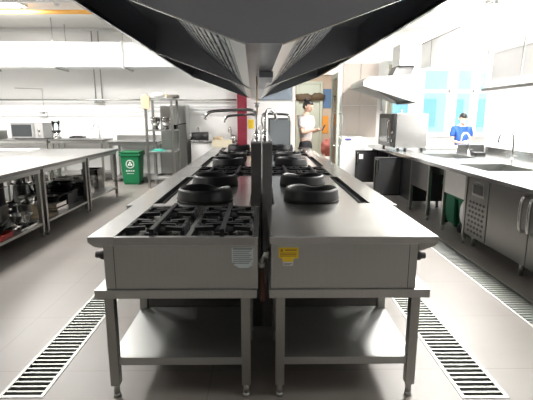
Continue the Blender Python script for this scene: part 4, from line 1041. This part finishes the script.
obj('screen', MB().box(c.x - .0145, c.x - .0115, c.y - .032, c.y + .032, c.z - .052, c.z + .062, 0, ('Y', .5), tuple(c)), GLASSD, t)
pt2, W2, k2 = person(4.08, 8.88, 1.55, (-.12, -.99), 'person in blue short-sleeved shirt with dark hair and face mask, looking down behind counter', BLUESH, TROUS, .55, mask=True, hold='item', cap=True)
c = Vector(W2(.375, 0, 1.085))
tag(obj('white_cloth', MB().box(c.x - .05, c.x + .05, c.y - .04, c.y + .03, c.z - .02, c.z + .03, .015), WHITE, loc=tuple(c)), 'white cloth held by the person in the blue shirt', 'cloth')

# ------------------------------------------------------------------ lamps
def lamp(x, y, w, d, lab, power, z=CZ, col=(1, .97, .93), group='ceiling light panels'):
    t = thing('ceiling_light', lab, 'light', (x, y, z - .05), group)
    obj('frame', MB().box(x - w / 2, x + w / 2, y - d / 2, y + d / 2, z - .04, z - .001, .004), WHITE, t)
    obj('diffuser', MB().box(x - w / 2 + .03, x + w / 2 - .03, y - d / 2 + .03, y + d / 2 - .03, z - .046, z - .04), LAMP, t)
    L = bpy.data.lights.new('lamp', 'AREA'); L.shape = 'RECTANGLE'; L.size = w - .06; L.size_y = d - .06; L.energy = power; L.color = col
    o = bpy.data.objects.new('bulb', L); COL.objects.link(o); o.location = (0, 0, -.002); o.parent = t
P = 95
lamp(-4.9, 8.35, 1.2, .35, 'long white ceiling light above the microwave corner at upper left', P * 1.5)
i = 0
for x in (-3.3, 3.1):  # aisle panels added out of view to brighten the room
    for y in (1.2, 4.2, 7.0):
        i += 1
        lamp(x, y, .6, 1.2, 'added unseen ceiling light panel over the %s aisle, %s' % ('left' if x < 0 else 'right', ['at the camera end', 'beside the near hood', 'beside the far hood'][[1.2, 4.2, 7.0].index(y)]), P * ({1.2: .12, 4.2: .75, 7.0: 1.3}[y] if x < 0 else {1.2: .12, 4.2: 1.2, 7.0: 3.2}[y]))
lamp(5.0, 9.3, .6, .6, 'ceiling light panel over the window recess', P * 1.5)
lamp(1.4, 12.4, .6, .6, 'ceiling light panel of the corridor beyond the doorway', 60, z=3.1)
# daylight outside the windows
S = bpy.data.lights.new('sun', 'SUN'); S.energy = 5; S.angle = .02; S.color = (1, .97, .92)
so = bpy.data.objects.new('sun', S); COL.objects.link(so); so.rotation_euler = (math.radians(-48), math.radians(14), 0)
w = bpy.data.worlds.new('sky'); SC.world = w; w.use_nodes = True
bg = w.node_tree.nodes['Background']; bg.inputs['Color'].default_value = (.86, .94, 1, 1); bg.inputs['Strength'].default_value = 3

# ------------------------------------------------------------------ camera
cam = bpy.data.cameras.new('camera'); co = bpy.data.objects.new('camera', cam); COL.objects.link(co)
cam.sensor_fit = 'HORIZONTAL'; cam.sensor_width = 36; cam.lens = 36 * 431 / 533; cam.clip_end = 200
co.location = (0, 0, 1.5)
co.rotation_euler = (math.radians(90) - math.atan(84 / 431), 0, -math.atan(4.5 / 431))
SC.camera = co
SC.view_settings.view_transform = 'Standard'; SC.view_settings.look = 'None'
SC.view_settings.gamma = 1; SC.view_settings.use_curve_mapping = False
SC.view_settings.exposure = 0.38
